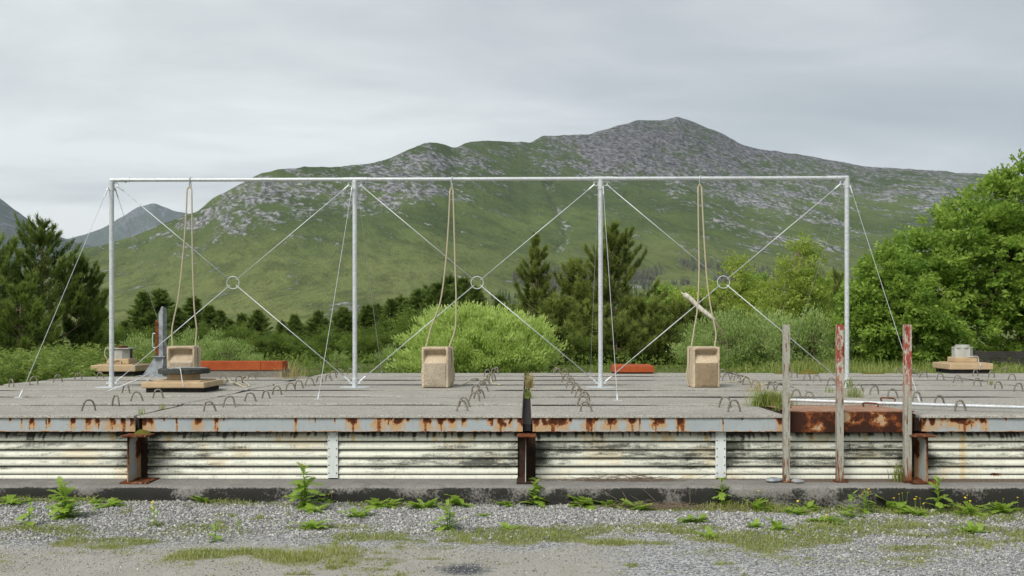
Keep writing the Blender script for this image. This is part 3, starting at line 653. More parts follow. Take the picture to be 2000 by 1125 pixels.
# roof planks, each with its lifting hoops
SEAM = [FD, 9.94, 11.13, 12.33, 13.54, 14.76, 15.98, 17.26]
BAYS = [(-7.13, -3.468, 6), (-3.44, -.048, 7), (.036, 3.446, 7), (3.474, 6.575, 7), (6.598, 10.2, 7)]
HOOPS = [(22,757),(66,752),(113,747.5),(153,742.5),(196,739),(245.5,771),(173,803.5),(226,794),(267.5,786.5),(309,779),(410,804),(447.5,796),(489,787.5),(467,750),(492,742.5),(436,745),
 (520,780),(541,772.5),(567.5,765),(584,760),(605,754.5),(624,749),(642,744),(650,740),(664,734),(684.5,732.5),(700,729),
 (903,804),(907.5,795),(926,786),(936,779),(930,770.5),(944,765.5),(942.5,759),(950,754),(956,745),(961,744),(952,735),(966,732.5),(969,729),
 (1145,804.5),(1137,794.5),(1141,785),(1132.5,778),(1126,771),(1125,765.5),(1114,760),(1115,754),(1104,749),(1107,745),(1104,735),(1089,732),(1087,729),
 (1416,796),(1434,804.5),(1411,735),(1419,744),(1435,740),(1440,745),(1458,752.5),(1476,759),
 (1506,763),(1524,766),(1555,779.5),(1581,783),(1551,739.5),(1576,744),(1596,748),(1625,754.5),(1655,758),(1677,766),(1707,772),(1744,779),(1791,786),(1835,794.5),(1876,804),
 (1755,730),(1785,734.5),(1804,739),(1837,744),(1871,749),(1909,754),(1950,760),(1989,766),(1905,735),(1936,739),(1962,730),(1976,744)]
planks = []
for x0, x1, nb in BAYS:
    for i in range(nb):
        a, b = x0, x1
        if x0 == .036 and i == 0: b = 2.285
        j = R.normal(0, .0018, 2); y0 = SEAM[i]+(.016 if i else (R.random()*.006)); y1 = SEAM[i+1]-.016; z = RZ+R.normal(0, .002)
        # a plank as a fine sheet with crumbled edges and a skirt
        xs = np.concatenate(([a, a+.006], np.linspace(a+.02, b-.02, 60), [b-.006, b])); ys = np.concatenate(([y0, y0+.005], np.linspace(y0+.02, y1-.02, 14), [y1-.005, y1]))
        YY, XX = np.meshgrid(ys, xs); ZZ = z+(fbm(XX*1.3, YY*1.3, 3, 3)-.5)*.008+(.016*(.3+1.3*fbm(XX*.9, 0*XX, 3, 40+i)) if i else .004)*(y1-YY)/(y1-y0)
        ed = np.minimum(np.minimum(XX-a, b-XX), np.minimum(YY-y0, y1-YY)); ZZ = ZZ-.006*sst(.012, 0, ed)
        YY = YY+np.where(ed < .002, (fbm(XX*14, YY*3, 4, i)-.5)*.014, 0)
        V = np.stack((XX, YY, ZZ), -1); nx, ny = XX.shape; n = nx*ny
        ring = [k*ny for k in range(nx)]+[(nx-1)*ny+k for k in range(1, ny)]+[k*ny+ny-1 for k in range(nx-2, -1, -1)]+[k for k in range(ny-2, 0, -1)]
        Vr = V.reshape(-1, 3)[ring].copy(); Vr[:, 2] = RZ-.11
        if i == 0: Vr[:, 2] = np.where(Vr[:, 1] < y0+.02, RZ-.019, RZ-.11)
        m_ = len(ring); sk = np.array([[ring[q], n+q, n+(q+1) % m_, ring[(q+1) % m_]] for q in range(m_)])
        me = mesh('roof_plank', np.vstack((V.reshape(-1, 3), Vr)), [grid_faces(nx, ny), sk], False)
        planks.append((a, b, SEAM[i], SEAM[i+1], child(add('roof_plank', me, M_ROOF, bunker))))
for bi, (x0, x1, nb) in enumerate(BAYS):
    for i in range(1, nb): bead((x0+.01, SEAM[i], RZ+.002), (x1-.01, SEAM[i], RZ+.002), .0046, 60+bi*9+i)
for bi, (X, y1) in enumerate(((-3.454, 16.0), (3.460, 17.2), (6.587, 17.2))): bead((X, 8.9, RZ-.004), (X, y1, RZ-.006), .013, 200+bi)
hv = []
for v_ in range(6):
    r = random.Random(v_); w_, h_ = r.uniform(.052, .062), r.uniform(.092, .112)
    pw = r.uniform(2.7, 3.6); sk = r.uniform(-.008, .008); pts = [(-w_*1.05, 0, -.02)]+[(-w_*(1-2*u)+sk*math.sin(math.pi*u), r.uniform(-.003, .003), h_*(1-abs(1-2*u)**pw)) for u in np.linspace(.03, .97, 11)]+[(w_*1.05, 0, -.02)]
    hv.append(mesh('lifting_hoop', *tube(spline(pts, 3), .0092, 6), smooth=True))
for k, (hx, hy) in enumerate(HOOPS):
    q = RF(hx, hy)
    pl = next((p_ for p_ in planks if p_[0]-.03 <= q[0] <= p_[1]+.03 and p_[2] <= q[1] <= p_[3]), None)
    if pl is None: pl = min(planks, key=lambda p_: abs((p_[0]+p_[1])/2-q[0])+abs((p_[2]+p_[3])/2-q[1]))
    o = add('lifting_hoop', hv[k % 6], M_REBAR, pl[4]); o.location = Vector((q[0], min(q[1], 17.2), RZ))
    o.rotation_euler = (R.normal(0, .10), R.normal(0, .04), R.normal(0, .28))

# ------------------------------------------------------------------ the swing frame
FR = 12.96; K = F/FR
fx = lambda px: (px-CX)/K
fz = lambda py: ZC-(py-HY)/K
frame = thing('swing_frame', (0, FR, RZ), 'long galvanised tube frame of four posts and a top rail on the roof', 'swing frame')
def fch(o): o.location = Vector(o.location)-frame.location; return o
PX4 = [218, 693, 1173, 1654]; TY = [351.5, 350.5, 349, 347.5]
rail_y = lambda px: np.interp(px, PX4, TY)
def cyl(p0, p1, r, n=14): return tube([p0, p1], r, n)
for i in range(3):
    x0, x1 = fx(PX4[i])+(0 if i else -.005), fx(PX4[i+1])+(.02 if i == 2 else 0)
    fch(solid('top_rail', cyl((x0+.002, FR, fz(TY[i])), (x1-.002, FR, fz(TY[i+1])), .0245), M_GALV, frame, smooth=False))
for i, px in enumerate(PX4):
    X, z1 = fx(px), fz(TY[i])
    post = fch(solid('post', cyl((X, FR, RZ+.005), (X, FR, z1-.03), .0295, 16), M_GALV, frame))
    sub = lambda n_, g, m_=M_GALV, b=0: solid(n_, g, m_, post, Vector((0, 0, 0)), b)
    sub('base_plate', tube([(X, FR, RZ+.001), (X, FR, RZ+.009), (X, FR, RZ+.010)], [.20, .20, .19], 28))
    sub('socket', tube([(X, FR, RZ+.010), (X, FR, RZ+.12), (X, FR, RZ+.125)], [.036, .036, .031], 16))
    sub('sleeve', tube([(X, FR, z1-.145), (X, FR, z1-.14), (X, FR, z1-.005)], [.031, .0345, .0345], 16))
    w0, w1 = (-.16, .16) if 0 < i < 3 else ((-.015, .24) if i == 0 else (-.24, .015))
    sub('coupler', cyl((X+w0, FR, z1-.001), (X+w1, FR, z1+.001), .0285))
    sub('set_screw', cyl((X+(w1 if i < 3 else w0)*.8, FR-.02, z1-.025), (X+(w1 if i < 3 else w0)*.8, FR-.02, z1-.04), .007, 6), M_BOLT)
    sub('lug', [box(X-.07, X+.07, FR-.006, FR+.006, RZ+.05, RZ+.075)])
    # eyes the guys hook on to
    th = np.linspace(0, 6.283, 13)[:-1]
    for sd in (-1, 1):
        if (i == 0 and sd < 0) or (i == 3 and sd > 0): continue
        ring = [(X+sd*.06+.018*math.cos(a)*1.6, FR, z1-.065+.018*math.sin(a)*1.6) for a in th]
        sub('eye_bolt', tube(ring, .0055, 6, closed=True))
rings = [(455, 552), (932, 552), (1413, 551)]
for i, (rx, ry) in enumerate(rings):
    c = (fx(rx), fz(ry)); th = np.linspace(0, 6.283, 33)[:-1]; r_ = .080
    fch(solid('brace_ring', tube([(c[0]+r_*math.cos(a), FR, c[1]+r_*math.sin(a)) for a in th], .0052, 8, closed=True), M_GALV, frame, smooth=True))
    XL, XR = fx(PX4[i]), fx(PX4[i+1]); zl, zr = fz(TY[i]), fz(TY[i+1])
    for ex, ez in ((XL+.07, zl-.07), (XR-.07, zr-.07), (XL+.05, RZ+.07), (XR-.05, RZ+.07)):
        d = np.array((c[0]-ex, c[1]-ez)); ln = np.linalg.norm(d); d /= ln; e = c-d*(r_-.025)
        rod = fch(solid('brace_rod', cyl((ex, FR, ez), (e[0], FR, e[1]), .0058, 8), M_GALV, frame, smooth=True))
        solid('turnbuckle', tube([(ex+d[0]*.0, FR, ez+d[1]*.0), (ex+d[0]*.02, FR, ez+d[1]*.02), (ex+d[0]*.09, FR, ez+d[1]*.09), (ex+d[0]*.12, FR, ez+d[1]*.12)], [.006, .012, .011, .006], 8), M_GALV, rod, Vector((0, 0, 0)))
guys = [(0, RF(38, 777), 1), (1, RF(621, 781), 1), (2, RF(1206, 783), 1), (3, RF(1797, 787), 1), (0, RF(345, 737), 0), (1, RF(746, 732), 0), (2, RF(1153, 730), 0), (3, np.array((4.35, 16.8, RZ)), 0)]
for i, a, fr in guys:
    a = np.array(a); sx = (-1 if i == 0 else (1 if i == 3 else (-1 if i == 1 else 1)))*(1 if fr else -1)
    top = np.array((fx(PX4[i])+sx*.03, FR+(-.03 if fr else .03), fz(TY[i])-.10)); d = a-top; L = np.linalg.norm(d)
    mid = [top+d*s+np.array((0, 0, -.006*math.sin(math.pi*s))) for s in np.linspace(0, 1, 9)]
    g = fch(solid('guy_wire', tube(mid, .0030, 6), M_WIRE, frame, smooth=True))
    u = d/L
    solid('shackle', tube([top, top+u*.03, top+u*.06, top+u*.15, top+u*.17], [.006, .013, .007, .008, .004], 6), M_GALV, g, Vector((0, 0, 0)))
    solid('anchor_plate', [box(a[0]-.045, a[0]+.045, a[1]-.035, a[1]+.035, RZ+.001, RZ+.009), tube([a+np.array((0, 0, .005)), a-u*.03, a-u*.09, a-u*.11], [.008, .011, .009, .005], 6)], M_GALV, g, Vector((0, 0, 0)))

# ------------------------------------------------------------------ three hanging concrete seats
def seat_mesh(name, w_, h_, dp, seed, panel):
    """a cast block: overhanging lip, a hollow under it, a slope swelling out to the lower front; thin cheeks close the hollow at both sides"""
    prof = [(0, h_), (0, h_-.028), (.030, h_-.040), (.095, h_-.052), (.105, h_-.085), (.085, h_-.105), (.030, h_-.165), (.004, h_-.205), (-.006, h_-.215), (-.006, .10), (.0, .03), (.012, 0)]
    xs = np.array([-w_/2, -w_/2+.026, -w_/2+.040, -w_/4, 0, w_/4, w_/2-.040, w_/2-.026, w_/2]); V, Fc = [], []; n = len(prof); rg = np.random.default_rng(seed)
    for x in xs:
        e = min(x+w_/2, w_/2-x)
        for y, z in prof:
            yy = min(y, 0.0) if e < .03 else y
            if e < .03 and z < h_-.2: yy = .006 if e > .001 else .012
            V.append((x, yy+rg.normal(0, .0012), z+rg.normal(0, .0012)*(0 < z < h_)))
        V += [(x, dp, h_), (x, dp-.02, 0)]
    m = n+2
    for q in range(len(xs)-1):
        a, b = q*m, (q+1)*m
        Fc += [[a+k, a+k+1, b+k+1, b+k] for k in range(n-1)]
        Fc += [[a, b, b+n, a+n], [a+n, b+n, b+n+1, a+n+1], [a+n-1, a+n+1, b+n+1, b+n-1]]
    for a, fl in ((0, 1), ((len(xs)-1)*m, 0)):
        cap = [a+k for k in range(n)]+[a+n+1, a+n]; Fc.append(cap[::-1] if fl else cap)
    me = mesh(name, np.array(V), Fc)
    b_ = bmesh.new(); b_.from_mesh(me); bmesh.ops.recalc_face_normals(b_, faces=b_.faces)
    bmesh.ops.bevel(b_, geom=[e for e in b_.edges if len(e.link_faces) == 2 and e.calc_face_angle(0) > .9], offset=.007, segments=2, affect='EDGES', clamp_overlap=True)
    b_.to_mesh(me); b_.free(); me.materials.append(M_SEAT); me.materials.append(panel)
    for p_ in me.polygons:
        c = p_.center
        if p_.normal.y < -.5 and abs(c.x) < w_/2-.030 and c.z < h_-.205: p_.material_index = 1
    return me
SW = [dict(px=348.5, w=.345, yaw=.13, pan=M_SEATL, top=371, y=678, L=[(366,370),(364,420),(358,500),(349,580),(337,640),(330,677)], R=[(375,370),(376,450),(377,520),(380,600),(384.5,640),(384,677)], flip=True, tail=[(392,752),(420,757),(437,752),(445,743),(452,748),(462,755),(478,758),(487,755),(470,745),(480,738),(492,742)], lab='leftmost concrete seat hanging on ropes behind the wired down roof vent'),
      dict(px=852.5, w=.345, yaw=-.10, pan=M_SEATL, top=882, y=679.5, L=[(879,372),(876,440),(870,520),(860,590),(842,640),(833,679)], R=[(885,372),(887,440),(889,520),(891,580),(889.5,640),(886,679)], flip=False, tail=[(893,755),(905,752),(921,746),(938,741),(951,735),(957,742),(962,750),(977,753)], lab='concrete seat hanging on ropes in front of the round light green bush'),
      dict(px=1379, w=.345, yaw=.03, pan=M_SEATD, top=1366, y=679, L=[(1363,366),(1364,450),(1365,530),(1362,600),(1356,640),(1346,679)], R=[(1370,366),(1374,450),(1380,540),(1388,600),(1398,650),(1402,679)], flip=False, tail=[(1407,751),(1420,748),(1440,751),(1448,745),(1455,736),(1462,742),(1470,750),(1490,753),(1515,750)], lab='rightmost concrete seat hanging on ropes nearest the three steel posts')]
for k, s in enumerate(SW):
    h_ = (759-s['y'])/K-.012; w_ = s['w']; dp = .42; X = (s['px']-CX)*12.74/F; zb = RZ+.014
    o = thing('rope_swing', (X, FR, RZ), s['lab'], 'swing', 'concrete seats hung on ropes from the frame')
    org = Vector(o.location)
    se = add('seat', seat_mesh('seat', w_, h_, dp, 40+k, s['pan']), None, o); yw = s['yaw']; se.location = (dp/2*math.sin(yw), -dp/2*math.cos(yw)-.01, zb-RZ); se.rotation_euler = (0, 0, yw)
    ht = zb+h_
    for side, key in ((-1, 'L'), (1, 'R')):
        pts = [np.array((fx(a), FR-.012, fz(b))) for a, b in s[key]]; pts[-1][2] = ht+.002
        xs_ = X+side*(w_/2+.012)
        down = [np.array((X+side*(w_/2-.02), FR-.012, ht+.013)), np.array((xs_, FR-.012, ht-.03)), np.array((xs_+side*.004, FR-.012, ht-.2)), np.array((xs_+side*(.03 if k else .01), FR-.015, ht-.36)), np.array((xs_+side*.012, FR-.012, zb+.05)), np.array((xs_, FR-.01, zb-.002+.013))]
        ro = solid('rope', tube(spline(pts[:-1]+down, 7), .0098, 8), M_ROPE, o, -org, smooth=True)
    apex = [np.array((fx(s['L'][0][0]), FR-.012, fz(s['L'][0][1]))), np.array((fx(s['top']), FR-.012, fz(s['L'][0][1]-5))), np.array((fx(s['R'][0][0]), FR-.012, fz(s['R'][0][1])))]
    solid('rope_loop', tube(spline(apex, 8), .0098, 8), M_ROPE, o, -org, smooth=True)
    zr = fz(rail_y(s['top'])); th = np.linspace(-.4, math.pi+.4, 13); X0 = fx(s['top'])
    hk = [(X0, FR-.008, fz(s['L'][0][1]-5)+.006)]+[(X0+.008*math.sin(a), FR-.031*math.cos(a), zr+.031*math.sin(a)) for a in th]+[(X0+.012, FR+.012, fz(s['L'][0][1]-5)+.012), (X0+.008, FR-.01, fz(s['L'][0][1]-5)-.012)]
    solid('hook', tube(spline(hk, 3), .0075, 8), M_GALV, o, -org, smooth=True)
    tl = [RF(a, b)+np.array((0, 0, .012+.03*(i_ % 3 == 2))) for i_, (a, b) in enumerate(s['tail'])]
    solid('rope_tail', tube(spline(tl, 8), .0098, 7), M_ROPE, o, -org, smooth=True)

# ------------------------------------------------------------------ vents on the roof
def vent(px, yb, wpx, lab, kind):
    q = RF(px, yb); D = q[1]; k = F/D; s = wpx/k; c = np.array((q[0], D+s*.5, RZ))
    o = thing('roof_vent', c, lab, 'roof vent', 'tan vents standing on the roof')
    h = s/2
    solid('upstand', box(-h*.88, h*.88, -h*.88, h*.88, -.004, .085), M_BLACK, o)
    z1 = .135 if kind == 0 else .172
    fl = solid('flange', [box(-h, h, -h, h, .065, z1)], M_TAN, o, bev=.014)
    solid('gasket', box(-h*.80, h*.80, -h*.80, h*.80, z1+.0002, z1+.013), M_TAN, o, bev=.004)
    if kind == 0:
        r_ = h*.51; solid('throat', tube([(0, 0, .148), (0, 0, .158), (0, 0, .225)], [r_*1.06, r_, r_], 32), M_TAN, o)
        d = .235
        poly = [(math.cos(a)*h*.80*(1+.03*math.sin(5*a)+.02*math.sin(11*a)), math.sin(a)*h*.80*(1+.03*math.sin(5*a))) for a in np.linspace(0, 6.283, 25)[:-1]]
        solid('stone_cap', prism(poly, .222, .285), M_SLABD, o, bev=.012)
        for pts in ([(-h*.85, -h*.6, .24), (-h*1.25, -h*.9, .15), (-1.15*h-.35, -h*1.1, .02)], [(-h*.3, -h*.3, .291), (0, -h*.55, .294), (h*.18, -h*.82, .29), (h*.25, -h*.9, .2), (h*.35, -h*1.02, .07)], [(h*.7, h*.2, .289), (0, -h*.2, .296), (-h*.6, -h*.5, .27)], [(-h*.7, -h*.55, .23), (-h*.85, -h*.95, .14)]):
            solid('tie_wire', tube(spline([np.array(p_) for p_ in pts], 6), .006, 6), M_WIRE, o, smooth=True)
    else:
        b = h*.5; u = bpy.data.objects.new('cowl', None); COL.objects.link(u); u.parent = o; u.location = (0, 0, .037); top_o = o; o = u
        solid('throat', box(-b, b, -b, b, .1485, .235), M_TAN, o, bev=.012)
        n = 8; rr = h*.46
        an = np.linspace(0, 6.283, n+1)[:-1]+math.pi/8
        for i in range(n):
            if i % 3 == 1 and kind == 1: continue
            a0, a1 = an[i], an[(i+1) % n]; p0, p1 = np.array((math.cos(a0), math.sin(a0)))*rr, np.array((math.cos(a1), math.sin(a1)))*rr
            q0, q1 = p0*.95, p1*.95
            solid('cowl_panel', prism([tuple(p0), tuple(p1), tuple(q1), tuple(q0)], .2355, .395), M_COWL, o)
        solid('cowl_core', tube([(0, 0, .2355), (0, 0, .394)], [rr*.6, rr*.6], 16), M_BLACK if kind == 1 else M_COWL, o)
        if kind == 1:
            solid('lid', box(-h*.55, h*.5, -h*.5, h*.5, .396, .410), M_COWL, o, bev=.003)
            st = [(math.cos(a)*.09*(1+.25*math.sin(3*a)), math.sin(a)*.07) for a in np.linspace(0, 6.283, 12)[:-1]]
            solid('rust_lump', prism(st, .4102, .445), M_RUST, o, bev=.012)
            solid('tie_cord', tube(spline([np.array(p_) for p_ in ((-.10, -h*.1, .44), (-h*.5, -h*.5, .41), (-h*.56, -h*.52, .3), (-h*.45, -h*.55, .24))], 6), .009, 6), M_ROPE, o, smooth=True)
            solid('tie_cord', tube(spline([np.array(p_) for p_ in ((-.1, -h*.53, .18), (0, -h*.55, .215), (.05, -h*.53, .20), (.06, -h*.6, .14))], 6), .009, 6), M_ROPE, o, smooth=True)
        else:
            solid('lid', tube([(0, 0, .396), (0, 0, .412)], [rr*1.06]*2, 8), M_COWL, o)
            solid('lid_cap', tube([(0, 0, .412), (0, 0, .445), (0, 0, .45)], [rr*.72, rr*.70, .6*rr], 20), M_COWL, o)
            solid('tie_wire', tube(spline([np.array(p_) for p_ in ((.02, -h*.5, .24), (b*.9, -h*.55, .25), (b, -h*.6, .16), (b*.8, -h*1.0, .13), (b*.7, -h*1.02, .02))], 6), .008, 6), M_WIRE, o, smooth=True)
vent(337, 769, 124, 'tan roof vent with a dark stone slab wired on top, beside the leftmost seat', 0)
vent(220.5, 734, 88, 'tan roof vent with open sided cowl behind the left end post', 1)
vent(1898, 729.5, 85, 'tan roof vent with pale grey capped cowl under the big leafy tree', 2)

# upright steel bracket
q = RF(309, 735); D = q[1]; k = F/D
o = thing('steel_bracket', (q[0], D, RZ), 'upright weathered steel channel on a tapered foot behind the leftmost seat', 'bracket')
z = lambda py: (735-py)/k; xx = lambda px: (px-309)/k
solid('base_plate', box(xx(272), xx(326), -.12, .22, .001, .014), M_STEEL, o)
solid('gusset', [prism([(xx(279), .014), (xx(321), .014), (xx(321), z(697)), (xx(303), z(697))], -.012, .012, 'y')], M_STEEL, o)
solid('gusset', [prism([(-.11, .0145), (.20, .0145), (.07, z(697)), (-.05, z(697))], xx(319), xx(321.5), 'x')], M_STEEL, o)
solid('head_plate', box(xx(300), xx(325), -.08, .10, z(697), z(695)), M_STEEL, o)
solid('upright', [prism([(xx(313), z(695)), (xx(321), z(695)), (xx(321), z(599)), (xx(318.5), z(599)), (xx(313), z(612))], -.07, -.058, 'y'), prism([(-.058, z(695)), (.09, z(695)), (.09, z(603)), (-.058, z(599))], xx(320), xx(321.8), 'x')], M_STEEL, o)
solid('rusty_flange', box(xx(306.5), xx(312.8), -.075, -.05, z(694.8), z(626)), M_RUST, o)
solid('handle', tube(spline([np.array(p_) for p_ in ((xx(307), -.07, z(652)), (xx(303), -.07, z(651)), (xx(301.5), -.07, z(656)), (xx(301.5), -.07, z(674)), (xx(303), -.07, z(679)), (xx(307), -.07, z(678)))], 5), .008, 6), M_GALV, o, smooth=True)

# kerb with the rusty box beam lying on it
q = RF(470, 737.5); D = q[1]; k = F/D; X0, X1 = pxX(392, D), pxX(551, D)
xs = np.linspace(X0-.2, X1, 40); poly = []
kb = solid('concrete_kerb', [box(X0-.25, X1, D, D+.5, RZ-.05, RZ+.118)], M_KERB, bev=.012)
tag(kb, 'stained concrete kerb under the long orange rusted beam', 'kerb')
bz0, bz1 = RZ+.1185, RZ+.1185+17/k
o = thing('rusted_box_beam', ((X0+X1)/2, D, bz0), 'long orange rusted steel box beam lying on the kerb left of the frame', 'beam')
xm = pxX(510, D)
solid('beam_section', box(X0-.15, xm-.003, D-.02, D+.32, bz0, bz1), M_COR, o, -Vector(o.location), bev=.004)
solid('beam_section', box(xm+.003, X1+.01, D-.02, D+.32, bz0, bz1), M_COR, o, -Vector(o.location), bev=.004)
# small rusty hatch cover
q = RF(1238, 731.5); D = q[1]; k = F/D
o = thing('hatch_cover', (q[0], D, RZ), 'small orange rusted hatch cover at the back edge of the roof', 'hatch')
w_ = 81/k/2
solid('hatch_kerb', box(-w_*.92, w_*.92, .03, .62, -.02, .035), M_BLACK, o)
V = np.array([(-w_, 0, .036), (w_, 0, .036), (w_*.99, .66, .036), (-w_*.99, .66, .036), (-w_*.985, .01, .14), (w_*.985, .01, .14), (w_*.92, .62, .155), (-w_*.92, .62, .155)])
solid('lid', (V, [[0, 3, 2, 1], [4, 5, 6, 7], [0, 1, 5, 4], [1, 2, 6, 5], [2, 3, 7, 6], [3, 0, 4, 7]]), M_COR, o, bev=.006)

# three channel posts in front of the wall
for i, (c, w_, mat, lab) in enumerate(((1537, 12.5, M_POST, 'bare grey steel channel post, leftmost of three before the bunker'), (1641.5, 13, M_POSTR, 'red and white flaking steel channel post, middle of three'), (1774, 14, M_POSTR, 'red flaking steel channel post, rightmost of three beside the stub column'))):
    D = 8.665; k = F/D; X = (c-CX)/k; h_ = w_/k/2; zt = ZC+(642-634)/k
    o = thing('channel_post', (X, D, PZ), lab, 'steel post', 'steel posts standing on the plinth')
    H = zt-PZ; t_ = .006; d_ = .05
    # web faces the camera, flanges turn back
    sec = [(-h_, 0), (h_, 0), (h_, d_), (h_-t_, d_), (h_-t_, t_), (-h_+t_, t_), (-h_+t_, d_), (-h_, d_)]
    solid('channel', prism(sec, .012, H), mat, o, bev=.0015)
    solid('foot_plate', box(-h_*1.5, h_*(1.5 if i != 1 else 2.2), -.02, .085, .0, .012), M_RUST, o, bev=.002)

# rusty chequer plate, pipe, and staples
xa, xb = 2.36, 3.425
o = thing('chequer_plate', ((xa+xb)/2, 9.3, RZ), 'rusted steel cover plate behind the channel posts at the roof edge', 'cover plate')
org = -Vector(o.location)
solid('plate', prism([(8.80, RZ+.031), (9.86, RZ-.002), (9.86, RZ+.008), (8.80, RZ+.041)], xa, xb, 'x'), m_plain('plate_rust', (.40, .25, .17), (.24, .115, .065), 16, .9, 0, .006), o, org, bev=.001)
solid('plate_frame', [box(xa+.02, xa+.06, 8.9, 9.9, RZ-.1, RZ-.004), box(xb-.06, xb-.02, 8.9, 9.9, RZ-.1, RZ-.004), box(xa+.0605, xb-.0605, 9.84, 9.9, RZ-.1, RZ-.004)], M_IRON, o, org)
for (ax, ay) in ((1730, 788), (1696, 799)):
    q = RF(ax, ay+3); pts = [(q[0]-.06, q[1]-.05, RZ+.04), (q[0]-.06, q[1]-.05, RZ+.075), (q[0]+.05, q[1]-.10, RZ+.07), (q[0]+.05, q[1]-.10, RZ+.04)]
    solid('lifting_staple', tube(spline([np.array(p_) for p_ in pts], 4), .008, 6), M_RUST, o, org)
a, b = RF(1532, 793.5), RF(2140, 811); a[2] = RZ+.041+.022; b[2] = RZ+.022+.03
o = solid('steel_pipe', tube([a, a+(b-a)*.5+np.array((0, 0, -.004)), b], .0165, 14), M_GALV, smooth=False)
tag(o, 'thin galvanised pipe lying on the roof behind the channel posts', 'pipe')
# moss cushions on the back edge of the roof
def mound(px, py, wpx, hpx, lab, mat=M_MOSS, name='moss_cushion', cat='moss', base=RZ, seed=0, D=None):
    q = RF(px, py) if D is None else P(px, py, D); k = F/q[1]; n = 22; W, H = wpx/k/2, hpx/k
    g = np.linspace(-1, 1, n); YY, XX = np.meshgrid(g, g*1.0); r2 = XX**2+YY**2
    ZZ = np.clip(1-r2, 0, 1)**.6*(.55+.8*fbm(XX*2.2+seed, YY*2.2, 4, seed))*H-.006
    V = np.stack((XX*W, YY*W*.7, ZZ), -1).reshape(-1, 3)
    o = add(name, mesh(name, V, grid_faces(n, n), True), mat, None, (q[0], q[1]+.1, base)); return tag(o, lab, cat)
mound(1582, 731.5, 44, 9, 'largest olive moss cushion on the roof edge behind the leftmost channel post', seed=1)
mound(1525, 731, 22, 5, 'small dark moss cushion just left of the largest one', seed=2)
mound(1710, 731.5, 50, 5, 'flat thin moss cushion between the two red channel posts', seed=3)

# ------------------------------------------------------------------ trees and bushes
def unit(v): return v/(np.linalg.norm(v, axis=-1, keepdims=True)+1e-9)
def leaf_quads(C, L, W, rg, axis=None, spread=1.):
    n = len(C); a = unit(rg.normal(0, 1, (n, 3)))
    if axis is not None: a = unit(axis+a*spread)
    b = unit(np.cross(a, rg.normal(0, 1, (n, 3)))); nrm = np.cross(a, b)
    L = np.broadcast_to(L, n)[:, None]; W = np.broadcast_to(W, n)[:, None]
    V = np.stack((C-a*L/2, C+b*W/2+nrm*L*.06-a*L*.05, C+a*L/2-nrm*L*.10, C-b*W/2+nrm*L*.06-a*L*.05), 1)
    return V.reshape(-1, 3), np.arange(n*4).reshape(-1, 4)
def crown_mesh(name, V, Fq, tone): return mesh(name, V, Fq, False, {'tone': np.clip(tone, 0, 1)})
def needles(base, d, length, width, k, rg, spread):
    """k needle blades per shoot, fanned about the shoot direction"""
    n = len(base); b = np.repeat(base, k, 0); dd = np.repeat(d, k, 0)
    ln = np.repeat(np.broadcast_to(length, n), k)*(.6+.7*rg.random(n*k))
    a = unit(dd+spread*rg.normal(0, 1, (n*k, 3))); s = unit(np.cross(a, rg.normal(0, 1, (n*k, 3))))
    b = b+dd*(rg.random((n*k, 1))-.35)*np.repeat(np.broadcast_to(length, n), k)[:, None]*.9
    V = np.stack((b-s*width/2, b+s*width/2, b+a*ln[:, None]), 1)
    return V.reshape(-1, 3), np.arange(n*k*3).reshape(-1, 3)
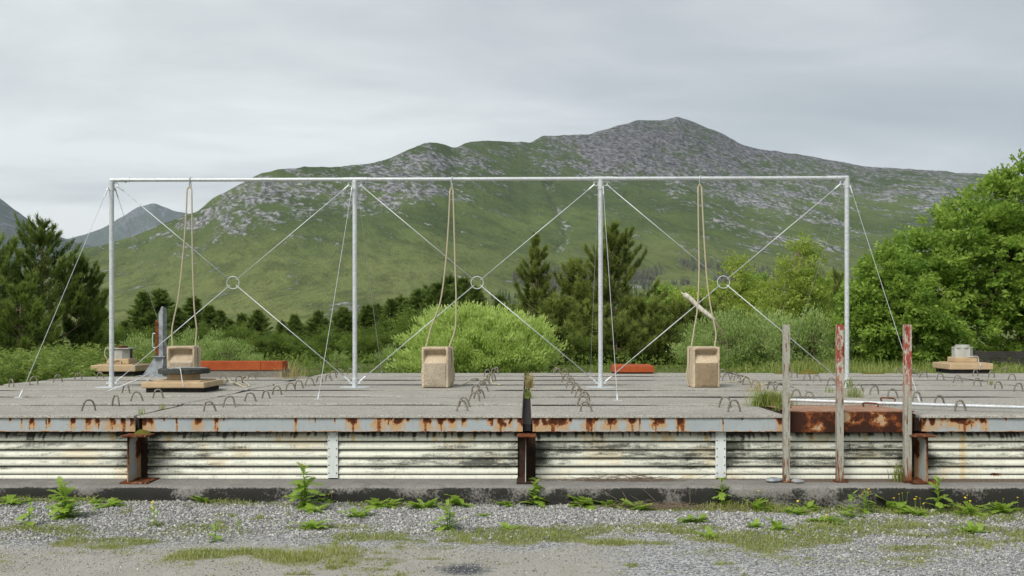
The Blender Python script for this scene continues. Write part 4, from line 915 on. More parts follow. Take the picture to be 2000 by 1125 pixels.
def conifer(H, rad, seed, whorl=.32, up=.5, umin=.2, nl=.12, nw=.02, k=9, shoots=13, bare=.06, expo=.75, gaps=.0, top_len=.35, nb=6, vary=.6):
    """trunk with whorled limbs, needles on the shoots; returns (crown mesh, trunk mesh)"""
    rg = np.random.default_rng(seed); B, Dv, Tn, Ln = [], [], [], []
    lean = rg.normal(0, .015, 2); wood = [tube([(lean[0]*z*z/H, lean[1]*z*z/H, z) for z in np.linspace(-.3, H, 9)], np.linspace(.030*H**.9+.015, .008, 9), 7)]
    z = H*bare
    while z < H*.985:
        t = z/H; prof = (1-t)**expo*(1.-.35*max(0, .18-t)/.18); nbr = max(3, int(nb*(.6+.6*rg.random())))
        a0 = rg.random()*6.28
        for i in range(nbr):
            if rg.random() < gaps*(.4+t): continue
            L = max(top_len*.35, rad*prof*(.92-vary/2+vary*rg.random())); az = a0+i*6.283/nbr+rg.normal(0, .2)
            u = np.linspace(0, 1, 6); el = rg.normal(0, .10)+.05; cv = up*(.7+.6*rg.random())
            r_ = L*(u*(1-.12*cv*u)); zz = L*(el*u+cv*u*u*(.55+.5*t))-L*.05*np.sin(u*3)*(1-t)
            pts = np.stack((r_*math.cos(az)+lean[0]*z*z/H, r_*math.sin(az)+lean[1]*z*z/H, z+zz), 1)
            if L > .45: wood.append(tube(pts[:5], np.linspace(.010+.012*L, .004, 5), 4, cap=False))
            m = max(4, int(shoots*L/rad*1.15)+2); us = umin+(1.02-umin)*rg.random(m)**.8
            idx = np.clip(us*5, 0, 4.999); i0 = idx.astype(int); f = (idx-i0)[:, None]; c = pts[i0]*(1-f)+pts[np.minimum(i0+1, 5)]*f
            tg = unit(pts[np.minimum(i0+1, 5)]-pts[i0]); lat = np.stack((-tg[:, 1], tg[:, 0], 0*tg[:, 0]), 1)
            sgn = rg.choice([-1, 1], m)[:, None]; off = (rg.random((m, 1)))*(.05+.34*L*(1.05-us)[:, None]); c = c+lat*sgn*off+np.array((0, 0, 1.))*(off*.25*up+rg.normal(0, .03, (m, 1))*L**.5)
            dd = unit(tg+lat*sgn*.55*(off > .08)+np.array((0, 0, 1.))*(.25+up*.55)+rg.normal(0, .22, (m, 3)))
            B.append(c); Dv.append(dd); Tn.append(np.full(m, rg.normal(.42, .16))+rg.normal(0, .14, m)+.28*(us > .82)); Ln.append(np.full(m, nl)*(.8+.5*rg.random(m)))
        z += whorl*(.75+.5*rg.random())*(1-.35*t)
    m = 14; B.append(np.stack((np.full(m, lean[0]*H)+rg.normal(0, .03, m), lean[1]*H+rg.normal(0, .03, m), H-rg.random(m)*top_len), 1)); Dv.append(unit(np.stack((rg.normal(0, .3, m), rg.normal(0, .3, m), np.ones(m)), 1))); Tn.append(np.full(m, .6)); Ln.append(np.full(m, nl))
    B, Dv, Tn, Ln = np.concatenate(B), np.concatenate(Dv), np.concatenate(Tn), np.concatenate(Ln)
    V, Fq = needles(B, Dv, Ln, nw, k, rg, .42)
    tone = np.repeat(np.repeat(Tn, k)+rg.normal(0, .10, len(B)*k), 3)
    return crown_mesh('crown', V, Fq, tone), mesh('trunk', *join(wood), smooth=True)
def broad(lobes, seed, n_cl, n_lf, leaf=(.08, .045), cl_r=(.18, .4), trunk=None, shell=.55, axis=None, wood_r=.06, twig=True, low=-9, spray=1.1):
    """foliage clumps through overlapping lobes (centre, radii), limbs reaching into them"""
    rg = np.random.default_rng(seed); vol = np.array([l[1][0]*l[1][1]*l[1][2] for l in lobes])**.7; pick = rg.choice(len(lobes), n_cl, p=vol/vol.sum())
    d = unit(rg.normal(0, 1, (n_cl, 3))); rr = (shell+(1.02-shell)*rg.random(n_cl)**.7)[:, None]
    rr *= (1+.16*np.sin(d[:, :1]*5+seed)*np.cos(d[:, 2:]*6+seed*2)+rg.normal(0, .05, (n_cl, 1)))
    C = np.array([lobes[i][0] for i in pick])+d*np.array([lobes[i][1] for i in pick])*rr
    keep = C[:, 2] > low; C, d = C[keep], d[keep]; n_cl = len(C)
    cr = rg.uniform(cl_r[0], cl_r[1], n_cl); nl = np.maximum(6, (n_lf*(cr/np.mean(cr))**1.7).astype(int)); ci = np.repeat(np.arange(n_cl), nl); n = len(ci)
    off = unit(rg.normal(0, 1, (n, 3)))*(rg.random((n, 1))**.45)*cr[ci][:, None]*np.array((1.15, 1.15, .75)); pos = C[ci]+off
    pos = pos+d[ci]*(rg.random((n, 1))**1.5*cr[ci][:, None]*spray)
    ax = None
    if axis == 'out': ax = unit(off)*.8+d[ci]*.5
    elif axis == 'up': ax = np.array((0, 0, 1.))+d[ci]*.8
    elif axis == 'flat': ax = unit(off)*np.array((1, 1, .3))
    V, Fq = leaf_quads(pos, leaf[0]*(.45+.95*rg.random(n)), leaf[1]*(.5+.85*rg.random(n)), rg, ax, .6)
    tone = np.repeat(rg.normal(.45, .17, n_cl)[ci]+rg.normal(0, .16, n), 4)
    wood = []
    if trunk is not None:
        base, top = np.array(trunk[0], float), np.array(trunk[1], float); mid = (base+top)/2+rg.normal(0, .06, 3)
        wood.append(tube(spline([base, mid, top], 5), np.linspace(wood_r, wood_r*.45, 11), 8))
        for i in rg.choice(n_cl, min(n_cl, 60 if twig else 14), replace=False):
            s = rg.uniform(.25, 1.); st = base+(top-base)*s; en = C[i]; md = (st+en)/2+np.array((0, 0, .08))*np.linalg.norm(en-st)+rg.normal(0, .04, 3)
            wood.append(tube(spline([st, md, en], 3), np.linspace(wood_r*.32, .004, 7), 5, cap=False))
    return crown_mesh('crown', V, Fq, tone), (mesh('trunk', *join(wood), smooth=True) if wood else None)
def plant(name, meshes, loc, mats, label, cat, group=None, rz=0, sc=1.):
    o = thing(name, loc, label, cat, group); o.rotation_euler = (0, 0, rz); o.scale = (sc,)*3 if np.isscalar(sc) else sc
    for me, nm, mt in zip(meshes, ('crown', 'trunk'), mats):
        if me is not None: add(nm, me, mt, o)
    return o
def stand(px, top_py, D):                           # base point and height of a tree seen there
    z0 = float(back_z(np.array(D)))-.05; X = (px-CX)*D/F; return (X, D, z0), ZC+(HY-top_py)*D/F-z0

# --- pines at the left
for px, ty, D, rad, sd, up, lab in ((80, 436, 28, 1.75, 3, .75, 'tallest dark pine with upswept tips at the left, before the far mountains'), (-20, 462, 26, 1.5, 4, .75, 'dark pine cut by the left edge of the picture'), (160, 512, 29, 1.05, 5, .8, 'shorter dark pine right of the tallest left pine'), (38, 560, 24.6, 1.3, 6, .6, 'low bushy pine in front of the left pines')):
    b, H = stand(px, ty, D)
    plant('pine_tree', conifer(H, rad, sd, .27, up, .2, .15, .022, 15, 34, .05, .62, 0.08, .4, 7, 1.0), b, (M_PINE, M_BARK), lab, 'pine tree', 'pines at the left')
# --- pines in the middle
for px, ty, D, rad, sd, up, um, gp, ex, lab in ((1048, 462, 34, 1.25, 12, .7, .42, .38, .85, 'slender open pine with bare stem behind the round bush'), (1122, 508, 35, 1.75, 13, .7, .3, .1, .8, 'olive pine between the slender pine and the third frame post'), (1190, 446, 33, 1.95, 14, .65, .35, .22, .60, 'tallest olive pine just right of the third frame post'), (1250, 590, 32, 1.25, 15, .5, .25, .1, .6, 'low broad olive pine above the small rusted hatch'), (1090, 585, 30, 1.2, 16, .5, .25, .05, .6, 'low dark olive pine right behind the round bush'), (1160, 610, 29.5, 1.3, 19, .5, .2, .05, .5, 'bushy low pine behind the foot of the third frame post')):
    b, H = stand(px, ty, D)
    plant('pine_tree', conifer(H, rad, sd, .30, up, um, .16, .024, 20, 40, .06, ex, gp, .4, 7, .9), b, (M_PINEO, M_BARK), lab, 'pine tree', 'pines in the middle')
b, H = stand(1638, 538, 31); plant('pine_tree', conifer(H, .62, 18, .28, .8, .3, .14, .022, 12, 16, .1, .9, .2, .4, 5), b, (M_PINEO, M_BARK), 'thin young pine just left of the right end post', 'pine tree', 'pines in the middle')
for px, ty, D, rad, sd, lab in ((1010, 600, 37, 1.3, 121, 'low olive pine left of the slender open pine'), (1205, 640, 28.5, 1.2, 122, 'bushy olive pine right behind the small rusted hatch'), (1285, 630, 29.5, 1.25, 123, 'bushy olive pine right of the small rusted hatch'), (1330, 600, 33, 1.3, 124, 'rounded olive pine left of the rightmost seat'), (1075, 640, 27, 1.1, 125, 'dark low pine at the right flank of the round bush'), (1375, 600, 34, 1.1, 126, 'olive pine seen between the rightmost ropes')):
    b, H = stand(px, ty, D)
    plant('pine_tree', conifer(H, rad, sd, .24, .5, .15, .15, .026, 14, 32, .03, .42, .05, .4, 7), b, (M_PINEO, M_BARK), lab, 'pine tree', 'pines in the middle')
# --- spruces: four shapes shared by the rows behind
SPR = [conifer(6., 1.5+.25*i, 30+i, .25, .15+.12*i, .10, .21, .045, 12, 30, .02, .78, .04, .5, 7) for i in range(4)]
rows = [(200, 603, 45, 'spruce just left of the left end post'), (281, 577, 48, 'pointed dark spruce right of the left end post'), (316, 573, 60, 'narrow spruce tip behind the steel bracket'), (345, 606, 50, 'dark spruce between the bracket and the leftmost ropes'), (372, 586, 52, 'dark spruce seen between the leftmost swing ropes'), (408, 602, 47, 'dark spruce right of the leftmost swing ropes'), (448, 628, 44, 'low dark spruce under the first brace ring'),
    (505, 612, 56, 'dark pointed spruce right of the first brace ring'), (548, 630, 50, 'low dark spruce above the right end of the rusted beam'), (598, 640, 58, 'small dark spruce left of the second front guy wire'), (648, 634, 52, 'dark spruce left of the second frame post'), (736, 600, 46, 'dark spruce right of the second frame post'), (786, 584, 50, 'dark spruce, second right of the second frame post'), (838, 565, 47, 'broad dark spruce left of the middle swing ropes'), (876, 547, 52, 'tall dark spruce directly behind the middle swing ropes'), (903, 551, 50, 'dark spruce just right of the middle swing ropes'), (933, 566, 47, 'dark spruce right under the middle brace ring'), (975, 582, 44, 'dark spruce between the middle brace ring and slender pine'),
    (1288, 570, 42, 'dark spruce left of the bleached broken stem'), (1330, 582, 44, 'dark spruce behind the top of the bleached broken stem'), (1000, 600, 40, 'low spruce over the top of the round bush'), (575, 618, 42, 'dark spruce over the dry grass beside the rusted beam'), (620, 612, 44, 'dark spruce over the second front guy wire'), (672, 606, 43, 'dark spruce almost touching the second frame post'), (715, 600, 44, 'dark spruce peeping right past the second frame post'), (765, 590, 42, 'dark spruce at the upper left of the round bush'), (815, 572, 43, 'dark spruce above the left shoulder of the round bush'), (855, 560, 42, 'dark spruce just left of the middle swing ropes'), (240, 630, 42, 'low spruce behind the far left roof vent'), (430, 612, 58, 'spruce tip left of the first brace ring, farther back'), (475, 618, 62, 'distant spruce just right of the first brace ring'), (575, 626, 60, 'distant spruce over the dry grass right of rusted beam'), (622, 626, 66, 'distant small spruce by the second front guy wire'), (668, 622, 60, 'distant spruce close left of the second frame post'), (712, 618, 62, 'distant spruce close right of the second frame post'), (762, 596, 56, 'distant spruce left of the pair behind the middle ropes'), (812, 578, 58, 'distant spruce between two broad ones left of middle ropes'), (690, 655, 42, 'low spruce right behind the second frame post')]
for i, (px, ty, D, lab) in enumerate(rows):
    b, H = stand(px, ty, D); s = H/6.
    plant('spruce_tree', SPR[i % 4], b, (M_SPRUCE, M_BARK), lab, 'spruce', 'dark spruces behind the bunker', R.random()*6.28, (s*R.uniform(1.3, 1.7), s*1.4, s*1.03))
# --- mixed dark shrubs filling the middle distance
DSH = [broad([((0, 0, 1.0), (1.4, 1.2, 1.1)), ((.7*(-1)**i, .2, .7), (.9, .9, .8))], 50+i, 150, 150, (.085, .05), (.2, .42), ((0, 0, -.2), (0, 0, 1.2)), .35, 'out') for i in range(3)]
for i, (px, ty, D, s, mt, lab) in enumerate(((215, 640, 33, 1.0, M_DARKSH, 'dark rounded shrub behind the left end post'), (300, 640, 36, 1.1, M_DARKSH, 'dark rounded shrub behind the steel bracket'), (395, 640, 35, 1.15, M_DARKSH, 'dark shrub behind the leftmost hanging seat'), (470, 642, 38, 1.2, M_DARKSH, 'dark round shrub above the rusted beam'), (530, 648, 34, 1.1, M_DARKSH, 'dark round shrub above the right end of the rusted beam'), (590, 655, 36, 1.0, M_BROAD, 'green shrub left of the second front guy wire'), (645, 650, 33, 1.1, M_DARKSH, 'dark green shrub left of the second post foot'), (705, 645, 31, .9, M_BROAD, 'mid green shrub right behind the second post'), (745, 640, 34, 1.0, M_DARKSH, 'dark shrub left of the round light bush'), (800, 615, 36, 1.2, M_DARKSH, 'dark shrub behind the left flank of the round bush'),
        (1300, 615, 33, 1.2, M_PINEO, 'olive dark shrub behind the bleached broken stem'), (1350, 640, 31, 1.1, M_DARKSH, 'dark shrub behind the rightmost hanging seat'), (1225, 655, 29, 1.0, M_DARKSH, 'dark shrub right behind the small rusted hatch'), (1120, 650, 28, 1.1, M_DARKSH, 'dark shrub at the right foot of the round bush'), (1690, 640, 33, 1.2, M_DARKSH, 'dark shrub between the right end post and big leafy tree'))):
    b, H = stand(px, ty, D); k = H/2.1
    plant('shrub', DSH[i % 3], b, (mt, M_BARK), lab, 'shrub', 'shrubs behind the bunker', R.random()*6.28, (k*s*.9, k*s*.9, k))
# --- round light green willow bush
b = np.array(P(935, 700, 21.5)); b[2] = .5
k = F/21.5; W = 158/k; top = ZC+(642-606)/k-.5
wb = broad([((0, 0, top*.38), (W*.97, W*.8, top*.60)), ((-.25, -.1, top*.55), (W*.62, W*.6, top*.43)), ((.5, 0, top*.45), (W*.62, W*.6, top*.44)), ((-.9, 0, top*.3), (W*.4, W*.5, top*.4))], 61, 900, 52, (.09, .030), (.09, .19), ((0, 0, -.2), (0, 0, top*.5)), .55, 'up', .03, True, .0)
plant('willow_bush', wb, b, (M_WILLOW, M_BARK), 'big round light green willow bush behind the middle seat', 'bush')
# --- pale sallow bushes along the roof edge
SAL = [broad([((0, 0, .6), (.9, .8, .62)), ((.5*(-1)**i, .1, .5), (.6, .6, .55))], 70+i, 90, 75, (.085, .035), (.14, .28), ((0, 0, -.2), (0, 0, .7)), .4, 'up', .03) for i in range(3)]
for i, (px, ty, D, s, mt, lab) in enumerate(((1400, 622, 26, 1.0, M_SALLOW, 'greyish sallow bush behind the rightmost hanging seat'), (1460, 606, 27, 1.1, M_SALLOW, 'greyish sallow bush under the third brace ring'), (1520, 622, 26, 1.0, M_SALLOW, 'sallow bush just left of the bare grey channel post'), (1585, 618, 25.5, 1.05, M_SALLOW, 'pale sallow bush between bare grey and middle channel posts'), (1640, 645, 25, .9, M_WILLOW, 'fresh green bush behind the middle channel post'), (1370, 655, 25, .8, M_SALLOW, 'low sallow bush left of the rightmost seat'),
        (385, 655, 23, 1.0, M_WILLOW, 'light green bush right behind the leftmost hanging seat'), (445, 662, 22.5, 1.0, M_WILLOW, 'light green bush above the left half of rusted beam'), (275, 662, 23.5, 1.0, M_WILLOW, 'light green bush right of the far left roof vent'), (335, 672, 24, .7, M_WILLOW, 'light green bush behind the steel bracket foot'), (500, 690, 22, .6, M_BROAD, 'small green bush over the middle of the rusted beam'), (760, 680, 24, .8, M_BROAD, 'small green bush left beside the round willow bush'), (660, 690, 24, .7, M_BROAD, 'small green bush left of the second post foot'))):
    b, H = stand(px, ty, D); k = H/1.25
    plant('sallow_bush', SAL[i % 3], b, (mt, M_BARK), lab, 'bush', 'pale bushes along the roof edge', R.random()*6.28, (k*s, k*s*.9, k))
# --- young broadleaf trees and the birch
for px, ty, D, wx, sd, mt, bark, lab in ((1300, 560, 41, 1.2, 86, M_BROAD, M_BARK, 'green tree left of the rightmost swing ropes, behind the pines'), (1345, 568, 40, 1.1, 87, M_BIRCH, M_BARK, 'light green tree directly behind the rightmost swing ropes'), (1480, 535, 40, 1.3, 88, M_BROAD, M_BARK, 'green tree between the third brace ring and the slim birch'), (1655, 560, 40, 1.2, 89, M_BROAD, M_BARK, 'green tree right behind the right end post'), (1440, 506, 36, 1.35, 81, M_BIRCH, M_BARK, 'yellow green young tree behind the third brace ring'), (1560, 466, 33, 1.1, 82, M_BIRCH, M_BARKB, 'slim birch with pale trunk between bare grey and middle channel posts'), (1508, 545, 35, 1.15, 83, M_BIRCH, M_BARK, 'light green sapling left of the slim birch'), (1612, 545, 36, 1.0, 84, M_BROAD, M_BARK, 'green sapling right of the slim birch'), (1395, 560, 37, 1.0, 85, M_BIRCH, M_BARK, 'light green sapling between the rightmost ropes and third ring')):
    b, H = stand(px, ty, D)
    lb = [((0, 0, H*.55), (wx, wx, H*.36)), ((.1, 0, H*.8), (wx*.5, wx*.5, H*.2)), ((-.25*wx, 0, H*.35), (wx*1.05, wx, H*.22)), ((0, 0, H*.93), (wx*.24, wx*.24, H*.07))]
    plant('birch_tree' if bark is M_BARKB else 'young_tree', broad(lb, sd, 380, 34, (.10, .062), (.11, .27), ((0, 0, -.2), (.05, 0, H*.95)), .25, None, .055, True, H*.12), b, (mt, bark), lab, 'tree', 'light green trees behind the right seat')
# --- the big leafy tree at the right
D = 25.5; z0 = .45; k = F/D
tp = lambda px, py: np.array(((px-2010)/k, 0, ZC+(HY-py)/k-z0))
X0 = (2010-CX)/k
lb = [(tp(2030, 500), (2.55, 2.2, 2.1)), (tp(2060, 400), (1.6, 1.5, 1.2)), (tp(1900, 510), (1.45, 1.6, 1.45)), (tp(1800, 565), (1.35, 1.4, 1.25)), (tp(2120, 500), (2.2, 2., 2.2)), (tp(1890, 640), (1.6, 1.3, .9)), (tp(1960, 390), (.7, .8, .55)), (tp(1990, 345), (.4, .5, .4)), (tp(1885, 455), (.95, 1., .85)), (tp(1800, 490), (.8, .8, .7)), (tp(2040, 640), (2., 1.3, .9))]
cr, tk = broad(lb, 91, 1500, 48, (.135, .072), (.11, .27), ((0, .2, -.2), (.1, .2, 3.6)), .52, 'out', .16, True, .25)
plant('leafy_tree', (cr, tk), (X0, D, z0), (M_BROAD, M_BARK), 'big leafy green tree filling the right edge of the picture', 'tree')
D = 24.5; k = F/D; X1 = (1740-CX)/k; tp = lambda px, py: np.array(((px-1740)/k, 0, ZC+(HY-py)/k-z0))
lb = [(tp(1745, 600), (1.0, 1., 1.25)), (tp(1700, 640), (.75, .8, .8)), (tp(1790, 640), (1.1, .9, .85)), (tp(1735, 520), (.5, .5, .5)), (tp(1690, 590), (.5, .5, .6))]
plant('leafy_tree', broad(lb, 92, 560, 56, (.115, .062), (.10, .24), ((0, .1, -.2), (0, .1, 1.8)), .45, 'out', .07, True, .1), (X1, D, z0), (M_BROAD, M_BARK), 'lower leafy tree right of the right end post, beside the big one', 'tree')
# --- bracken bank at the left of the roof
for i, (px, ty, D, s, lab) in enumerate(((30, 690, 18.6, 1.1, 'bracken clump at the left edge beyond the roof'), (95, 688, 19.4, 1.1, 'bracken clump behind the leftmost guy wire'), (150, 684, 20.2, 1.1, 'bracken clump left of the left end post'), (205, 690, 20.4, .9, 'bracken clump behind the far left roof vent'), (-40, 700, 17.6, 1.1, 'bracken clump cut by the left edge of the picture'), (55, 712, 16.2, .8, 'low bracken clump close to the roof corner'), (125, 705, 18., .8, 'low bracken clump left of the far left vent'))):
    b, H = stand(px, ty, D); b = (b[0], b[1], .5); H = ZC+(HY-ty)*D/F-.5
    lb = [((0, 0, H*.4), (1.0*s, .8, H*.55)), ((.6, .1, H*.35), (.7, .7, H*.5)), ((-.6, 0, H*.3), (.7, .7, H*.5))]
    cr, _ = broad(lb, 100+i, 130, 60, (.11, .028), (.10, .20), None, .5, 'flat', low=.02)
    o = add('bracken_clump', cr, M_FERN, None, b); tag(o, lab, 'bracken', 'bracken at the left of the roof')
# --- ground cover behind the roof: long grass (uncountable)
n = 11000; X = R.uniform(4.6, 11, n); D = 17.35+6*R.random(n)**1.6; hgt = (.10+.22*R.random(n))*(.5+fbm(X*.8, D*.5, 3, 3))*np.where(X > 5.2, 1.15, .8)
V, Fc, tn = blades(np.stack((X, D, np.full(n, .53)), 1), hgt, .016, .6, np.clip(fbm(X*.9, D, 3, 9)*.9+R.normal(0, .15, n), 0, 1))
tag(add('long_grass', mesh('long_grass', V, Fc, False, {'tone': tn}), M_GRASS), 'rough long grass behind the back edge of the roof', kind='stuff')
# low undergrowth between the trunks (uncountable)
n = 18000; X = R.uniform(-16, 17, n); D = 18.5+20*R.random(n)**1.1; z = back_z(D)+R.random(n)**1.4*(.10+.45*fbm(X*.6, D*.4, 3, 13))*sst(17.5, 24, D)
V, Fq = leaf_quads(np.stack((X, D, z), 1), .10*(.6+.8*R.random(n)), .05, R)
tag(add('undergrowth', crown_mesh('undergrowth', V, Fq, np.repeat(np.clip(fbm(X*.5, D*.5, 3, 4)+R.normal(0, .15, n), 0, 1), 4)), M_DARKSH), 'dark tangled undergrowth between the trees', kind='stuff')
# --- bleached broken stem among the trees, dark wall at the right
a, b = P(1337, 575, 24.2), P(1397, 627, 23.8); d = b-a
pts = [a+d*s+np.array((0, 0, .012*math.sin(s*9))) for s in np.linspace(0, 1, 8)]; tip = P(1410, 645, 23.7)
o = thing('broken_stem', P(1420, 668, 23.7), 'bleached white broken tree stem slanting behind the rightmost ropes', 'dead branch'); org = -Vector(o.location)
solid('stem', tube(pts, [.062, .062, .06, .062, .058, .056, .05, .042], 8), M_DEAD, o, org, smooth=True)
solid('splinter', tube([b-d*.05, tip, P(1420, 668, 23.6), P(1424, 705, 23.5)], [.030, .016, .008, .006], 6), M_TWIG, o, org, smooth=True)
solid('splinter', tube([a, a+np.array((-.05, 0, .02)), a+np.array((-.09, 0, .05))], [.03, .02, .005], 5), M_DEAD, o, org)
o = thing('old_wall', (P(1990, 700, 22.5)[0], 22.5, .4), 'dark weathered boarded wall behind the right roof vent', 'wall'); w0, w1 = P(1904, 700, 22.5)[0], P(2200, 700, 22.5)[0]; org = -Vector(o.location); zt = ZC-(686-HY)*22.5/F
for i in range(4):
    z = .3+i*(zt-.3)/4; solid('board', box(w0+.02*(i % 2), w1, 22.5+.006*(i % 2), 22.56, z+.004, z+(zt-.3)/4-.004), M_WALLD, o, org, bev=.004)
for x in np.linspace(w0+.05, w1-.1, 4): solid('wall_post', box(x, x+.1, 22.58, 22.68, .3, zt+.02), M_WALLD, o, org)

# ------------------------------------------------------------------ weeds in the yard and on the roof
def lobed_leaf(L, W, n=6, droop=.5, rg=None):
    """deeply cut leaf along +x: midrib strip and paired lobes"""
    V, Fc = [], []
    cur = lambda s: (s*L, -droop*L*s*s*.6+.25*L*s)
    for i in range(n+1):
        s = i/n; x, z = cur(s); w = .10*W*(1-.6*s); V += [(x, -w, z), (x, w, z)]
        if i: k = 2*i; Fc.append([k-2, k, k+1, k-1])
    for i in range(n):
        s0, s1 = (i+.15)/n, (i+.95)/n; w = W*.5*math.sin(math.pi*(.15+.8*s0))**.7*(.8+.4*rg.random())
        for sg in (-1, 1):
            x0, z0 = cur(s0); x1, z1 = cur(s1); k = len(V); xt, zt = cur(min(1, s1+.10)); V += [(x0, sg*.05*W, z0), (x1, sg*.05*W, z1), (xt+.04*L, sg*w, zt+.03*L*rg.normal()), (x0+.35*(x1-x0), sg*w*.75, (z0+zt)/2+.02*L)]; Fc.append([k, k+1, k+2, k+3])
    k = len(V); x, z = cur(1.); V += [(x-.02*L, -.14*W, z), (x+.09*L, 0, z-.05*L), (x-.02*L, .14*W, z)]; Fc.append([k, k+1, k+2])
    return np.array(V), Fc
def strap_leaf(L, W, n=5, droop=.7, rg=None):
    V, Fc = [], []
    for i in range(n+1):
        s = i/n; w = W*.5*math.sin(math.pi*(.06+.93*s)**.8)*(1+.18*(-1)**i); x = L*(s-.10*s*s); z = L*(.42*s-droop*s*s*.6); V += [(x, -w, z+.10*w), (x, 0, z-.12*w), (x, w, z+.10*w)]
        if i: k = 3*i; Fc += [[k-3, k, k+1, k-2], [k-2, k+1, k+2, k-1]]
    return np.array(V), Fc
def turn(V, az, el, p):
    c, s = math.cos(el), math.sin(el); x = V[:, 0]*c-V[:, 2]*s; z = V[:, 0]*s+V[:, 2]*c; y = V[:, 1]; c, s = math.cos(az), math.sin(az)
    return np.stack((x*c-y*s, x*s+y*c, z), 1)+np.asarray(p)
def ragwort(H, seed, stems=1, lush=1., flowers=0):
    rg = np.random.default_rng(seed); lv, sm, fl, ln = [], [], [], []
    for si in range(stems):
        hh = H*(1 if si == 0 else rg.uniform(.6, .95)); az = rg.random()*6.28; lean = rg.uniform(.02, .10)+(.14 if si else 0); x0 = np.array((rg.normal(0, .02), rg.normal(0, .015), 0))*(si > 0)
        pts = [x0+np.array((math.cos(az)*lean*hh*s*s, math.sin(az)*lean*hh*s*s, hh*s)) for s in np.linspace(0, .97, 7)]; sm.append(tube(pts, np.linspace(.0055, .0022, 7)*max(.6, H/.3), 5)); pts = np.array(pts)
        n = int(20*lush*(hh/H)); a = rg.random()*6
        for i in range(n):
            s = (i+.3)/n; p = pts[0]+(pts[-1]-pts[0])*s; j = min(5, int(s*6)); f = s*6-j; p = pts[j]*(1-f)+pts[j+1]*f; a += 2.4
            L = H*(.50*(1-.70*s)+.03)*rg.uniform(.45, 1.35); lv.append((turn(*(lambda q: (q[0], a+rg.normal(0, .3), rg.uniform(-.35, .6)+.6*s**3, p))(lobed_leaf(L, L*.55, 5, .5, rg))), lobed_leaf(L, L*.55, 5, .5, np.random.default_rng(1))[1]))
        for i in range(flowers):
            t_ = pts[-1]+np.array((rg.normal(0, .02), rg.normal(0, .02), rg.uniform(-.02, .035))); fl.append(t_); sm.append(tube([pts[-2], t_], .0012, 3))
    V, Fc = join(lv); tone = np.concatenate([np.full(len(v[0]), np.clip(rg.normal(.5, .18), 0, 1)) for v in lv])
    return mesh('leaves', V, Fc, False, {'tone': tone}), mesh('stem', *join(sm)), fl
def rosette(Rr, seed, n=16, kind=0, flowers=0):
    rg = np.random.default_rng(seed); lv, fl, sm = [], [], []
    for i in range(n):
        L = Rr*rg.uniform(.55, 1.15); f = lobed_leaf if kind == 0 else strap_leaf
        v = f(L, L*(.42 if kind == 0 else .30), 5, .6, rg); lv.append((turn(v[0], rg.random()*6.28, rg.uniform(-.05, .75), (rg.normal(0, .18*Rr), rg.normal(0, .12*Rr), .004)), v[1]))
    for i in range(flowers):
        b = np.array((rg.normal(0, .3*Rr), rg.normal(0, .2*Rr), 0)); t_ = b+np.array((rg.normal(0, .02), 0, rg.uniform(.06, .16))); sm.append(tube([b, t_], .0014, 3)); fl.append(t_)
    V, Fc = join(lv); tone = np.concatenate([np.full(len(v[0]), np.clip(rg.normal(.5, .2), 0, 1)) for v in lv])
    return mesh('leaves', V, Fc, False, {'tone': tone}), (mesh('stem', *join(sm)) if sm else None), fl
_v, _f = tube([(0, 0, 0), (0, 0, .003), (0, 0, .007)], [.002, .004, .003], 6)
FLOWER = mesh('flower', *join([(_v, _f)]+[(turn(np.array([(0, -.003, .004), (.007, -.0045, .005), (.011, 0, .004), (.007, .0045, .005), (0, .003, .004)]), a, 0, (0, 0, 0)), [[0, 1, 2, 3, 4]]) for a in np.arange(6)*1.047]))
def put_weed(name, parts, px, py, lab, cat, group, z=None, loc=None):
    q = GR(px, py) if loc is None else loc; q = np.array(q, float)
    if loc is None: q[1] = min(q[1], 8.46); q[2] = float(yard_z(q[0], q[1]))-.004
    o = thing(name, q, lab, cat, group)
    for t_ in parts[2]:
        f = add('flower', FLOWER, M_YEL, o); f.location = Vector(t_); f.rotation_euler = (R.normal(-.3, .3), R.normal(0, .3), R.random()*6)
    for me, nm, mt in zip(parts[:2], ('leaves', 'stem'), (M_WEED, M_WEED)):
        if me is None: continue
        if nm == 'stem' and 'tone' not in me.attributes:
            at = me.attributes.new('tone', 'FLOAT', 'POINT'); at.data.foreach_set('value', np.full(len(me.vertices), .3))
        add(nm, me, mt, o)
G1 = 'upright ragwort weeds along the plinth'; G2 = 'low leafy weeds in the gravel'
